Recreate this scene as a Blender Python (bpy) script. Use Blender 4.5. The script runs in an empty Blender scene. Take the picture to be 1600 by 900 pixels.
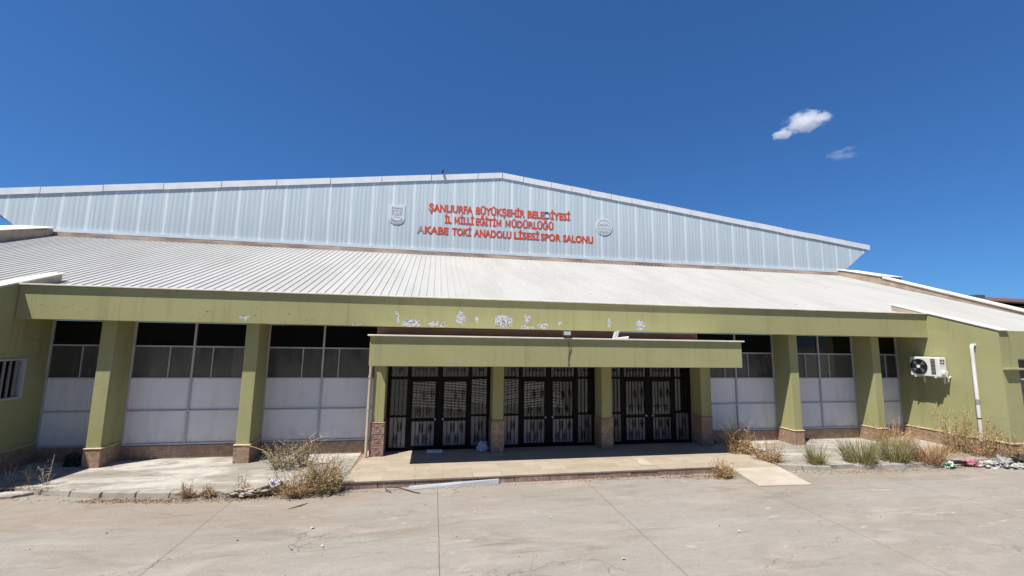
import bpy, bmesh, math, random
from mathutils import Vector, Matrix, noise as mnoise
from mathutils.geometry import delaunay_2d_cdt, intersect_point_tri_2d, tessellate_polygon

scene = bpy.context.scene
R = math.radians
random.seed(7)

# ------------------------------------------------------------------ camera
cam_d = bpy.data.cameras.new("camera")
cam = bpy.data.objects.new("camera", cam_d)
scene.collection.objects.link(cam)
cam_d.sensor_width = 36.0
cam_d.lens = 661.48 / 1600 * 36
cam_d.clip_end = 6000
F_ = Vector((0.17796553, 0.97618236, 0.12408166))
R_ = Vector((0.98331333, -0.18124934, 0.01560687))
U_ = Vector((-0.03772488, -0.11923367, 0.99214927))
cam.matrix_world = Matrix(((R_.x, U_.x, -F_.x, 7.4246), (R_.y, U_.y, -F_.y, -11.1873),
                           (R_.z, U_.z, -F_.z, 2.9051), (0, 0, 0, 1)))
scene.camera = cam

# ------------------------------------------------------------------ light
TO_SUN = Vector((-0.41, -0.298, 1.0)).normalized()
world = bpy.data.worlds.new("World")
scene.world = world
world.use_nodes = True
wn = world.node_tree
sky = wn.nodes.new("ShaderNodeTexSky")
sky.sky_type = 'NISHITA'
sky.sun_disc = False
sky.sun_elevation = math.asin(TO_SUN.z)
sky.sun_rotation = math.atan2(TO_SUN.x, TO_SUN.y)
sky.altitude = 600
sky.air_density = 1.0
sky.dust_density = 0.35
sky.ozone_density = 5.0
ga = wn.nodes.new("ShaderNodeGamma")
ga.inputs["Gamma"].default_value = 0.8
hs = wn.nodes.new("ShaderNodeMix")
hs.data_type = 'RGBA'
hs.blend_type = 'MULTIPLY'
hs.inputs[0].default_value = 1.0
hs.inputs[7].default_value = (0.37, 0.76, 1.25, 1)
wn.links.new(sky.outputs[0], ga.inputs["Color"])
wn.links.new(ga.outputs[0], hs.inputs[6])
wn.links.new(hs.outputs[2], wn.nodes["Background"].inputs[0])
wn.nodes["Background"].inputs[1].default_value = 0.085
sun_d = bpy.data.lights.new("sun", 'SUN')
sun_d.energy = 5.0
sun_d.angle = R(0.5)
sun_d.color = (1.0, 0.955, 0.88)
sun = bpy.data.objects.new("sun", sun_d)
scene.collection.objects.link(sun)
sun.rotation_euler = TO_SUN.to_track_quat('Z', 'Y').to_euler()
scene.view_settings.view_transform = 'Standard'
scene.view_settings.look = 'None'
scene.view_settings.exposure = 0.6
scene.view_settings.gamma = 1.0
scene.cycles.volume_step_rate = 0.6
scene.cycles.volume_bounces = 16
scene.cycles.max_bounces = 18


# ------------------------------------------------------------------ materials
def lin(r, g, b):
    f = lambda c: (c / 255 / 12.92) if c / 255 <= 0.04045 else ((c / 255 + 0.055) / 1.055) ** 2.4
    return (f(r), f(g), f(b))


class Mat:
    def __init__(self, name, rough=0.8, spec=0.3, metallic=0.0):
        self.m = bpy.data.materials.new(name)
        self.m.use_nodes = True
        self.nt = self.m.node_tree
        self.b = self.nt.nodes["Principled BSDF"]
        self.b.inputs["Roughness"].default_value = rough
        self.b.inputs["Specular IOR Level"].default_value = spec
        self.b.inputs["Metallic"].default_value = metallic
        self._pos = None

    def node(self, t, props=None, **inp):
        n = self.nt.nodes.new(t)
        for k, v in (props or {}).items():
            setattr(n, k, v)
        for k, v in inp.items():
            s = n.inputs[k.replace('_', ' ')] if k.replace('_', ' ') in n.inputs else n.inputs[int(k[1:])]
            self.put(s, v)
        return n

    def put(self, s, v):
        if isinstance(v, bpy.types.NodeSocket):
            self.nt.links.new(v, s)
        elif isinstance(v, (tuple, list)) and len(v) == 3 and s.type == 'RGBA':
            s.default_value = (*v, 1)
        else:
            s.default_value = v

    def pos(self):
        if self._pos is None:
            self._pos = self.node("ShaderNodeNewGeometry").outputs["Position"]
        return self._pos

    def scaled(self, sx, sy, sz, off=(0, 0, 0)):
        return self.node("ShaderNodeMapping", None, Vector=self.pos(), Scale=(sx, sy, sz), Location=off).outputs[0]

    def noise(self, scale, detail=4, rough=0.55, vec=None, dist=0.0):
        return self.node("ShaderNodeTexNoise", None, Vector=vec or self.pos(), Scale=scale, Detail=detail,
                         Roughness=rough, Distortion=dist).outputs[0]

    def ramp(self, v, a, b, lo=0.0, hi=1.0):
        return self.node("ShaderNodeMapRange", {"clamp": True}, Value=v, From_Min=a, From_Max=b, To_Min=lo,
                         To_Max=hi).outputs[0]

    def math(self, op, a, b=0.0, c=None):
        n = self.node("ShaderNodeMath", {"operation": op}, i0=a, i1=b)
        if c is not None:
            self.put(n.inputs[2], c)
        return n.outputs[0]

    def mix(self, f, a, b, mode='MIX'):
        n = self.nt.nodes.new("ShaderNodeMix")
        n.data_type = 'RGBA'
        n.blend_type = mode
        self.put(n.inputs[0], f)
        self.put(n.inputs[6], a)
        self.put(n.inputs[7], b)
        return n.outputs[2]

    def xyz(self, v=None):
        return self.node("ShaderNodeSeparateXYZ", None, Vector=v or self.pos()).outputs

    def color(self, c):
        self.put(self.b.inputs["Base Color"], c)

    def bump(self, h, strength=0.3, dist=0.01):
        n = self.node("ShaderNodeBump", None, Strength=strength, Distance=dist, Height=h)
        self.nt.links.new(n.outputs[0], self.b.inputs["Normal"])


def simple(name, c1, c2=None, scale=3.0, rough=0.8, spec=0.3, bump=0.0, stretch=(1, 1, 1), lo=0.35, hi=0.65, metallic=0.0,
           fine=None):
    M = Mat(name, rough, spec, metallic)
    v = M.scaled(*stretch)
    n = M.noise(scale, 6, 0.6, v)
    col = M.mix(M.ramp(n, lo, hi), c1, c2 or tuple(x * 0.85 for x in c1))
    if fine:
        n2 = M.noise(scale * 9, 4, 0.7, v)
        col = M.mix(M.ramp(n2, 0.55, 0.75, 0, fine), col, tuple(x * 0.55 for x in c1))
    M.color(col)
    if bump:
        M.bump(M.noise(scale * 12, 4, 0.6), bump, 0.01)
    return M.m


OLIVE = (0.345, 0.335, 0.160)
OLIVE2 = (0.312, 0.306, 0.145)


def olive_mat(name, spots=(), flecks=False, streaks=True):
    M = Mat(name, 0.85, 0.2)
    n = M.noise(0.9, 6, 0.6)
    col = M.mix(M.ramp(n, 0.3, 0.7), OLIVE, OLIVE2)
    n2 = M.noise(2.2, 5, 0.65, M.scaled(1, 1, 0.25))
    col = M.mix(M.ramp(n2, 0.52, 0.72, 0, 0.35), col, (0.36, 0.31, 0.15))
    n3 = M.noise(5.5, 6, 0.7, M.scaled(1, 1, 0.5, (9, 2, 4)))
    col = M.mix(M.ramp(n3, 0.62, 0.72, 0, 0.4), col, (0.22, 0.215, 0.09))
    n5 = M.noise(3.4, 5, 0.6, M.scaled(1, 1, 0.07, (2, 6, 0)))
    col = M.mix(M.ramp(n5, 0.54, 0.74, 0, 0.45), col, (0.20, 0.19, 0.09))
    n6 = M.noise(0.55, 3, 0.5, M.scaled(1, 1, 1.5, (7, 1, 3)), 0.3)
    n9 = M.noise(9, 5, 0.65, M.scaled(1, 1, 0.05, (5, 2, 0)))
    col = M.mix(M.ramp(n9, 0.58, 0.74, 0, 0.5), col, (0.17, 0.16, 0.085))
    col = M.mix(M.ramp(n6, 0.56, 0.59, 0, 0.28), col, (0.37, 0.365, 0.20))
    # hairline scratches and chipped dots
    v1 = M.noise(3.0, 2, 0.5, M.scaled(0.7, 0.7, 2.2, (3, 7, 1)), 1.5)
    line = M.math('COMPARE', v1, 0.5, 0.004)
    gate = M.ramp(M.noise(1.3, 2, 0.5, M.scaled(1, 1, 1, (5, 5, 5))), 0.56, 0.6)
    col = M.mix(M.math('MULTIPLY', M.math('MULTIPLY', line, gate), 0.6), col, (0.12, 0.115, 0.06))
    x, y, z = M.xyz()
    if spots:
        nx = M.noise(9, 4, 0.7)
        nz = M.noise(9, 4, 0.7, M.scaled(1, 1, 1, (13, 3, 8)))
        tot = None
        dk = None
        for (sx, sz, rx, rz, amt) in spots:
            dx = M.math('DIVIDE', M.math('ADD', M.math('SUBTRACT', x, sx), M.math('MULTIPLY', M.math('SUBTRACT', nx, 0.5), 0.35)), rx)
            dz = M.math('DIVIDE', M.math('ADD', M.math('SUBTRACT', z, sz), M.math('MULTIPLY', M.math('SUBTRACT', nz, 0.5), 0.30)), rz)
            d = M.math('ADD', M.math('MULTIPLY', dx, dx), M.math('MULTIPLY', dz, dz))
            m_ = M.ramp(d, 1.0, 0.85)
            tot = m_ if tot is None else M.math('MAXIMUM', tot, m_)
        fl = M.noise(24, 4, 0.75, M.scaled(1, 1, 1, (1, 9, 5)))
        white = M.mix(M.ramp(fl, 0.52, 0.56), (0.54, 0.54, 0.54), (0.07, 0.065, 0.06))
        white = M.mix(M.ramp(M.noise(12, 3), 0.5, 0.6, 0, 0.6), white, (0.42, 0.42, 0.44))
        col = M.mix(tot, col, white)
        M.bump(M.math('MULTIPLY', tot, -1.0), 0.6, 0.01)
    if flecks:
        # small dark chips, gathered along the left part of the lower edge
        f1 = M.noise(16, 3, 0.6, M.scaled(1, 1, 1.3, (2, 2, 2)))
        g1 = M.ramp(M.noise(1.7, 2, 0.5, M.scaled(1, 1, 0.6)), 0.48, 0.58)
        band = M.math('MULTIPLY', M.ramp(z, 3.62, 3.5), M.ramp(x, 8.6, 6.0))
        mk = M.math('MULTIPLY', M.math('MULTIPLY', M.ramp(f1, 0.665, 0.69), g1), band)
        col = M.mix(mk, col, (0.06, 0.055, 0.045))
    M.color(col)
    if not spots:
        M.bump(M.noise(38, 4, 0.6), 0.25, 0.006)
    return M.m


m_olive = olive_mat("olive_plaster")
SPOTS = [(6.53, 3.44, .05, .17, 1), (6.86, 3.30, .22, .10, 1), (7.40, 3.30, .12, .06, 1), (7.66, 3.29, .09, .05, 1),
         (8.09, 3.47, .12, .18, 1), (8.50, 3.46, .05, .08, 1), (9.18, 3.42, .25, .17, 1), (9.82, 3.50, .08, .12, 1),
         (9.80, 3.27, .22, .05, 1), (10.24, 3.32, .14, .075, 1), (10.70, 3.37, .07, .05, 1), (12.1, 3.43, .05, .14, 1),
         (13.0, 3.38, .15, .14, 1), (3.08, 3.36, .10, .05, 1), (5.55, 3.22, .18, .03, 1)]
m_fascia = olive_mat("olive_fascia_plaster", SPOTS, True)


def stone_mat(name, c1, c2, c3, tile=(0.6, 0.45), grout=True):
    M = Mat(name, 0.45, 0.4)
    n = M.noise(3.2, 7, 0.68, M.scaled(1, 1, 1.6), 1.4)
    col = M.mix(M.ramp(n, 0.38, 0.58), c1, c2)
    n2 = M.noise(6.0, 6, 0.7, M.scaled(1, 1, 1, (4, 1, 2)), 2.5)
    col = M.mix(M.ramp(n2, 0.55, 0.68, 0, 0.8), col, c3)
    vein = M.math('COMPARE', M.noise(2.0, 4, 0.6, None, 2.0), 0.5, 0.008)
    col = M.mix(M.math('MULTIPLY', vein, 0.6), col, (0.6, 0.5, 0.4))
    if grout:
        x, y, z = M.xyz()
        u = M.math('ADD', x, y)
        g = M.math('LESS_THAN', M.math('FRACT', M.math('DIVIDE', u, tile[0])), 0.012)
        col = M.mix(M.math('MULTIPLY', g, 0.7), col, (0.10, 0.075, 0.055))
    M.color(col)
    M.bump(n2, 0.15, 0.004)
    return M.m


m_stone = stone_mat("brown_marble", (0.33, 0.215, 0.145), (0.24, 0.15, 0.10), (0.45, 0.34, 0.25))
m_stone_red = stone_mat("carved_reddish_tile", (0.26, 0.13, 0.105), (0.36, 0.24, 0.20), (0.13, 0.06, 0.05), grout=False)
m_beige_trim = simple("beige_stone_trim", (0.55, 0.46, 0.30), (0.42, 0.34, 0.22), 5, 0.7)
m_cap = simple("cream_cap_metal", (0.72, 0.68, 0.58), (0.60, 0.56, 0.48), 3, 0.5, 0.4)
m_white_cap = simple("white_parapet_cap", (0.74, 0.72, 0.66), (0.60, 0.56, 0.48), 4, 0.7)
m_parapet = simple("bare_beige_render", (0.50, 0.39, 0.29), (0.34, 0.26, 0.20), 2.5, 0.9, 0.1, 0.4, fine=0.6)
m_upstand = simple("weathered_upstand_render", (0.56, 0.44, 0.34), (0.23, 0.17, 0.14), 0.55, 0.9, 0.1, 0.4, (1, 1, 4), fine=0.5)
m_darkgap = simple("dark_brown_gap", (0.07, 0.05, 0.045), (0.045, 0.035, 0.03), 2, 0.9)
m_brownwall = simple("reddish_brown_wall", (0.60, 0.36, 0.31), (0.48, 0.27, 0.235), 1.3, 0.8)

# corrugated white roof
M = Mat("white_profiled_roof", 0.42, 0.4)
n = M.noise(0.5, 6, 0.62, M.scaled(2.5, 0.6, 0.6))
col = M.mix(M.ramp(n, 0.4, 0.75), (0.43, 0.422, 0.392), (0.365, 0.352, 0.315))
n2 = M.noise(2.1, 7, 0.75, M.scaled(1, 0.45, 0.45, (3, 1, 2)))
col = M.mix(M.ramp(n2, 0.62, 0.74, 0, 0.55), col, (0.34, 0.31, 0.265))
d1 = M.noise(7.0, 2, 0.5, M.scaled(1, 0.6, 0.6, (7, 7, 7)))
col = M.mix(M.ramp(d1, 0.765, 0.78, 0, 0.85), col, (0.10, 0.09, 0.08))
x, y, z = M.xyz()
lip = M.math('MULTIPLY', M.ramp(y, 1.8, -0.2), M.ramp(M.noise(3.5, 5, 0.7, M.scaled(1.5, 0.3, 0.3)), 0.56, 0.70, 0, 0.5))
lip = M.math('MULTIPLY', lip, M.ramp(x, 16, 19))
col = M.mix(lip, col, (0.42, 0.40, 0.36))
M.color(col)
m_roof = M.m

# pale blue-grey gable sheet
M = Mat("pale_blue_gable_sheet", 0.34, 0.5)
x, y, z = M.xyz()
fr = M.math('FRACT', M.math('ADD', x, 0.27))
n = M.noise(1.0, 6, 0.65, M.scaled(7, 1, 0.22))
col = M.mix(M.ramp(n, 0.3, 0.7), (0.57, 0.645, 0.66), (0.48, 0.56, 0.585))
n2 = M.noise(1.0, 5, 0.6, M.scaled(16, 1, 0.12, (4, 0, 2)))
col = M.mix(M.ramp(n2, 0.5, 0.66, 0, 0.85), col, (0.68, 0.745, 0.76))
n3 = M.noise(0.8, 4, 0.6, M.scaled(1.0, 1, 0.35, (9, 0, 2)))
seam = M.math('MULTIPLY', M.ramp(M.math('ABSOLUTE', M.math('SUBTRACT', fr, 0.5)), 0.075, 0.035), M.ramp(n3, 0.3, 0.6, 0.6, 1.0))
col = M.mix(seam, col, (0.76, 0.82, 0.83))
n4 = M.noise(9, 3, 0.6, M.scaled(1, 1, 1.2, (3, 5, 1)))
col = M.mix(M.ramp(n4, 0.765, 0.785, 0, 0.8), col, (0.12, 0.12, 0.13))
M.color(col)
m_gable = M.m
m_trim = simple("white_gable_trim", (0.80, 0.815, 0.81), (0.70, 0.72, 0.72), 2, 0.35, 0.5)
m_flash = simple("pale_flashing", (0.80, 0.84, 0.85), (0.70, 0.76, 0.78), 2, 0.35, 0.5)

m_alu = simple("grey_window_frame", (0.46, 0.46, 0.47), (0.38, 0.38, 0.39), 4, 0.5, 0.4)
M = Mat("grey_blue_panel", 0.32, 0.4)
n = M.noise(0.8, 5, 0.6)
col = M.mix(M.ramp(n, 0.3, 0.7), (0.76, 0.77, 0.79), (0.68, 0.69, 0.71))
n2 = M.noise(3, 6, 0.7, M.scaled(1, 1, 0.4))
col = M.mix(M.ramp(n2, 0.6, 0.75, 0, 0.4), col, (0.40, 0.39, 0.39))
x, y, z = M.xyz()
n3 = M.noise(5, 5, 0.7, M.scaled(1, 1, 0.1, (3, 3, 3)))
col = M.mix(M.ramp(n3, 0.52, 0.7, 0, 0.30), col, (0.38, 0.36, 0.33))
splash = M.math('MULTIPLY', M.ramp(z, 0.75, 0.30), M.ramp(M.noise(4, 6, 0.7), 0.42, 0.62, 0, 0.55))
col = M.mix(splash, col, (0.42, 0.36, 0.29))
rnd_o = M.node("ShaderNodeObjectInfo").outputs["Random"]
col = M.mix(M.ramp(rnd_o, 0, 1, 0, 0.22), col, (0.34, 0.35, 0.37))
M.color(col)
m_panel = M.m
m_bars = simple("dull_grey_bars", (0.30, 0.29, 0.28), (0.22, 0.21, 0.20), 4, 0.6)
M = Mat("smoked_grey_pane", 0.12, 0.45)
rnd_o = M.node("ShaderNodeObjectInfo").outputs["Random"]
col = M.mix(rnd_o, (0.040, 0.040, 0.041), (0.085, 0.083, 0.080))
n2 = M.noise(3.5, 6, 0.7, M.scaled(1, 1, 0.3))
col = M.mix(M.ramp(n2, 0.5, 0.7, 0, 0.6), col, (0.11, 0.105, 0.10))
M.color(col)
M.put(M.b.inputs["Roughness"], M.ramp(n2, 0.4, 0.7, 0.08, 0.35))
m_greypane = M.m
m_lightpane = simple("curtained_grey_pane", (0.13, 0.13, 0.13), (0.10, 0.10, 0.10), 1.5, 0.15, 0.4)
m_blackpane = simple("black_glass", (0.004, 0.005, 0.005), (0.006, 0.007, 0.007), 2, 0.04, 0.25)
m_black = simple("black_painted_iron", (0.004, 0.004, 0.0045), (0.007, 0.0065, 0.006), 8, 0.5, 0.12)
m_doorpanel = simple("grey_door_panel", (0.33, 0.315, 0.30), (0.20, 0.19, 0.185), 2.0, 0.5, 0.4, 0, (1, 1, 0.4))
m_doorpanel_dark = simple("dusky_door_panel", (0.20, 0.19, 0.185), (0.10, 0.095, 0.095), 2.6, 0.4, 0.4, 0, (1, 1, 0.5))
m_slat = simple("grey_blind_slat", (0.80, 0.78, 0.75), (0.60, 0.58, 0.55), 1.2, 0.5)
m_int = simple("dark_interior", (0.05, 0.048, 0.045), (0.03, 0.03, 0.03), 1, 0.9)
M = Mat("tinted_door_glass")
nt = M.nt
gl = nt.nodes.new("ShaderNodeBsdfGlossy")
gl.inputs["Roughness"].default_value = 0.03
gl.inputs["Color"].default_value = (0.9, 0.93, 0.95, 1)
tr = nt.nodes.new("ShaderNodeBsdfTransparent")
tr.inputs["Color"].default_value = (0.88, 0.89, 0.88, 1)
mx = nt.nodes.new("ShaderNodeMixShader")
fz = nt.nodes.new("ShaderNodeFresnel")
fz.inputs["IOR"].default_value = 1.5
nt.links.new(fz.outputs[0], mx.inputs[0])
nt.links.new(tr.outputs[0], mx.inputs[1])
nt.links.new(gl.outputs[0], mx.inputs[2])
nt.links.new(mx.outputs[0], nt.nodes["Material Output"].inputs[0])
m_glass = M.m

# forecourt concrete
M = Mat("forecourt_concrete", 0.85, 0.25)
x, y, z = M.xyz()
n = M.noise(0.35, 7, 0.62, M.scaled(0.6, 1.4, 1), 0.6)
col = M.mix(M.ramp(n, 0.40, 0.60), (0.248, 0.216, 0.176), (0.272, 0.252, 0.218))
n2 = M.noise(1.1, 8, 0.7, M.scaled(0.55, 1.5, 1, (3, 8, 0)), 0.8)
col = M.mix(M.ramp(n2, 0.52, 0.66, 0, 0.8), col, (0.335, 0.288, 0.250))
n3 = M.noise(0.8, 8, 0.68, M.scaled(0.4, 1.3, 1, (11, 2, 0)), 1.0)
col = M.mix(M.ramp(n3, 0.54, 0.68, 0, 0.75), col, (0.20, 0.168, 0.133))
n4 = M.noise(14, 6, 0.75)
col = M.mix(M.ramp(n4, 0.4, 0.7, 0, 0.22), col, (0.155, 0.13, 0.108))
n6 = M.noise(2.6, 6, 0.7, M.scaled(0.5, 1.6, 1, (1, 21, 0)), 0.5)
col = M.mix(M.ramp(n6, 0.62, 0.69, 0, 0.85), col, (0.38, 0.355, 0.315))
n7 = M.noise(5.0, 6, 0.72, M.scaled(0.25, 1.5, 1, (6, 1, 0)), 0.4)
col = M.mix(M.ramp(n7, 0.5, 0.68, 0, 0.35), col, (0.33, 0.305, 0.265))
n8 = M.noise(4.0, 6, 0.7, M.scaled(0.3, 1.4, 1, (16, 4, 0)), 0.6)
col = M.mix(M.ramp(n8, 0.56, 0.70, 0, 0.5), col, (0.15, 0.125, 0.10))
g1 = M.noise(55, 3, 0.6)
col = M.mix(M.ramp(g1, 0.58, 0.70, 0, 0.45), col, (0.13, 0.11, 0.09))
g2 = M.noise(38, 3, 0.6, M.scaled(1, 1, 1, (3, 3, 3)))
col = M.mix(M.ramp(g2, 0.60, 0.70, 0, 0.5), col, (0.40, 0.37, 0.33))
# reddish dust blown against the kerb
dust = M.math('MULTIPLY', M.ramp(y, -3.4, -2.1, 0, 0.6), M.ramp(x, 9.0, 4.0, 0.25, 1.0))
dust = M.math('MULTIPLY', dust, M.ramp(M.noise(1.2, 6, 0.6, M.scaled(0.6, 1.2, 1, (2, 2, 2))), 0.3, 0.6))
col = M.mix(dust, col, (0.235, 0.168, 0.122))
# sawn joints
wob = M.math('MULTIPLY', M.math('SUBTRACT', M.noise(1.5, 2), 0.5), 0.015)
xj = M.math('ADD', x, wob)
tot = None
for jx in (-7.0, -3.4, 0.3, 3.9, 7.62, 10.8, 14.3, 17.9, 21.5, 25.1, 28.7):
    j = M.math('LESS_THAN', M.math('ABSOLUTE', M.math('SUBTRACT', xj, jx)), 0.006)
    tot = j if tot is None else M.math('MAXIMUM', tot, j)
yj = M.math('ADD', y, M.math('MULTIPLY', M.math('SUBTRACT', M.noise(0.7, 3, 0.5, M.scaled(1, 1, 1, (4, 4, 4))), 0.5), 0.7))
for jy in (-4.35, -8.2):
    j = M.math('LESS_THAN', M.math('ABSOLUTE', M.math('SUBTRACT', yj, jy)), 0.006)
    tot = M.math('MAXIMUM', tot, M.math('MULTIPLY', M.math('MULTIPLY', j, 0.6), M.ramp(M.noise(0.35, 2), 0.5, 0.55)))
# cracks
dv = M.node("ShaderNodeVectorMath", {"operation": 'ADD'}, i0=M.pos(),
            i1=M.node("ShaderNodeTexNoise", None, Vector=M.pos(), Scale=1.6, Detail=5.0).outputs[1]).outputs[0]
vo = M.node("ShaderNodeTexVoronoi", {"feature": 'DISTANCE_TO_EDGE'}, Vector=dv, Scale=0.33).outputs[0]
cr = M.math('MULTIPLY', M.ramp(vo, 0.0035, 0.0015), M.ramp(M.noise(0.5, 3, 0.5, M.scaled(1, 1, 1, (8, 3, 0))), 0.53, 0.58))
tot = M.math('MAXIMUM', tot, M.math('MULTIPLY', cr, 0.6))
col = M.mix(M.math('MULTIPLY', tot, 0.72), col, (0.07, 0.055, 0.042))
M.color(col)
M.bump(M.math('SUBTRACT', M.math('ADD', M.math('MULTIPLY', n4, 0.5), n2), tot), 0.3, 0.012)
m_ground = M.m

M = Mat("weathered_pavement_concrete", 0.85, 0.25)
n = M.noise(0.9, 8, 0.68, M.scaled(0.5, 1.6, 1), 1.0)
col = M.mix(M.ramp(n, 0.42, 0.56), (0.43, 0.405, 0.36), (0.25, 0.227, 0.19))
n2 = M.noise(1.6, 8, 0.72, M.scaled(0.6, 2.0, 1, (5, 3, 0)), 1.5)
col = M.mix(M.ramp(n2, 0.54, 0.64, 0, 0.7), col, (0.135, 0.125, 0.11))
n3 = M.noise(18, 5, 0.7)
col = M.mix(M.ramp(n3, 0.45, 0.7, 0, 0.25), col, (0.19, 0.17, 0.145))
M.color(col)
M.bump(n2, 0.3, 0.015)
m_pave = M.m
m_kerb = simple("kerb_concrete", (0.34, 0.315, 0.275), (0.25, 0.222, 0.188), 3.0, 0.85, 0.2, 0.5, fine=0.4)

# terrace of beige marble slabs
M = Mat("beige_marble_slabs", 0.55, 0.35)
br = M.node("ShaderNodeTexBrick", {"offset": 0.5}, Vector=M.scaled(1, 1, 1), Color1=(0.38, 0.325, 0.25), Color2=(0.31, 0.25, 0.185),
            Mortar=(0.21, 0.165, 0.12), Scale=1.0, Mortar_Size=0.004, Bias=0.0, Brick_Width=0.62, Row_Height=0.31)
n = M.noise(2.5, 7, 0.7, M.scaled(0.6, 1.3, 1), 1.0)
col = M.mix(M.ramp(n, 0.45, 0.7, 0, 0.5), br.outputs[0], (0.44, 0.39, 0.315))
n2 = M.noise(4, 7, 0.7, M.scaled(0.6, 1.2, 1, (3, 3, 3)), 1.4)
col = M.mix(M.ramp(n2, 0.58, 0.72, 0, 0.55), col, (0.20, 0.15, 0.105))
M.color(col)
m_terrace = M.m
m_riser = stone_mat("reddish_riser_stone", (0.30, 0.20, 0.155), (0.22, 0.135, 0.11), (0.40, 0.32, 0.27))
m_ramp = simple("cream_marble_ramp", (0.46, 0.42, 0.345), (0.37, 0.32, 0.245), 2.0, 0.6, 0.3, 0.1, (0.6, 1.4, 1), fine=0.3)

m_red = simple("red_letter_face", (0.68, 0.09, 0.028), (0.60, 0.08, 0.03), 6, 0.45, 0.4)
m_faded = simple("faded_letter_face", (0.44, 0.30, 0.31), (0.34, 0.27, 0.29), 6, 0.6)
m_dark_letter = simple("missing_letter_face", (0.05, 0.04, 0.04), (0.16, 0.13, 0.13), 14, 0.7)
m_plaque = simple("pale_plaque", (0.72, 0.75, 0.76), (0.64, 0.68, 0.70), 4, 0.4)
m_ink = simple("faded_grey_ink", (0.22, 0.24, 0.27), (0.34, 0.36, 0.39), 10, 0.6)
m_ink2 = simple("pale_grey_ink", (0.42, 0.45, 0.48), (0.50, 0.53, 0.56), 10, 0.6)
m_white = simple("white_paint", (0.76, 0.76, 0.74), (0.66, 0.66, 0.64), 5, 0.4, 0.4)
m_acwhite = simple("white_ac_casing", (0.74, 0.74, 0.72), (0.66, 0.655, 0.63), 3, 0.4, 0.4)
m_pvc = simple("white_pvc", (0.74, 0.73, 0.70), (0.58, 0.55, 0.50), 4, 0.4, 0.4, 0, (1, 1, 0.4))
m_beigepipe = simple("cream_pipe", (0.52, 0.46, 0.35), (0.40, 0.35, 0.26), 3, 0.5)
m_dark = simple("dark_plastic", (0.02, 0.02, 0.021), (0.03, 0.03, 0.03), 6, 0.5)
m_lampglass = simple("grey_lamp_glass", (0.45, 0.45, 0.46), (0.38, 0.38, 0.39), 4, 0.15, 0.5)
m_cable = simple("grey_green_cable", (0.14, 0.13, 0.08), (0.10, 0.09, 0.06), 8, 0.7)
m_soffit = simple("canopy_soffit", (0.33, 0.31, 0.22), (0.25, 0.23, 0.16), 2, 0.9)
m_redroof = simple("brown_red_roof", (0.15, 0.075, 0.058), (0.11, 0.055, 0.042), 0.8, 0.8)
m_farwall = simple("far_dark_wall", (0.12, 0.095, 0.08), (0.09, 0.07, 0.06), 0.6, 0.9)
m_apt = simple("unseen_block_render", (0.22, 0.20, 0.17), (0.17, 0.155, 0.13), 0.4, 0.9)


def foliage(name, c1, c2, scale=7):
    M = Mat(name, 0.75, 0.15)
    oi = M.node("ShaderNodeTexWhiteNoise", {"noise_dimensions": '3D'},
                Vector=M.node("ShaderNodeVectorMath", {"operation": 'SNAP'}, i0=M.pos(), i1=(0.03, 0.03, 0.03)).outputs[0]).outputs[0]
    M.color(M.mix(oi, c1, c2))
    return M.m


m_straw = foliage("straw", (0.52, 0.40, 0.22), (0.34, 0.24, 0.12))
m_brownweed = foliage("dry_brown_stem", (0.30, 0.18, 0.09), (0.42, 0.28, 0.15))
m_oliveleaf = foliage("dusty_olive_leaf", (0.20, 0.175, 0.085), (0.36, 0.30, 0.17))
m_greenblade = foliage("dull_green_blade", (0.145, 0.14, 0.055), (0.26, 0.235, 0.105))
m_yellowleaf = foliage("yellow_green_leaf", (0.33, 0.28, 0.11), (0.42, 0.33, 0.15))
m_greystem = foliage("grey_dry_stem", (0.36, 0.30, 0.22), (0.24, 0.20, 0.14))
m_pink = simple("pink_plastic", (0.46, 0.12, 0.17), (0.33, 0.12, 0.14), 8, 0.4)
m_litterrag = simple("dirty_pale_rag", (0.36, 0.31, 0.24), (0.24, 0.19, 0.14), 9, 0.8)
m_greybag = simple("grey_plastic_bag", (0.34, 0.34, 0.33), (0.20, 0.20, 0.20), 9, 0.4)
m_bluewhite = simple("bluish_white_bag", (0.52, 0.54, 0.60), (0.38, 0.40, 0.47), 9, 0.4)
m_greenbag = simple("green_printed_plastic", (0.05, 0.22, 0.11), (0.62, 0.62, 0.58), 9, 0.4, lo=0.45, hi=0.5)
m_paper = simple("white_scrap", (0.46, 0.44, 0.40), (0.33, 0.31, 0.27), 12, 0.7)
m_slate = simple("grey_plank", (0.40, 0.41, 0.42), (0.30, 0.31, 0.32), 2, 0.7)
m_litter = foliage("dry_litter", (0.46, 0.36, 0.23), (0.24, 0.17, 0.11))
m_stones = foliage("pale_pebbles", (0.38, 0.34, 0.28), (0.22, 0.185, 0.15))
m_bird = simple("dark_feathers", (0.02, 0.02, 0.025), (0.03, 0.03, 0.035), 9, 0.7)


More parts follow.
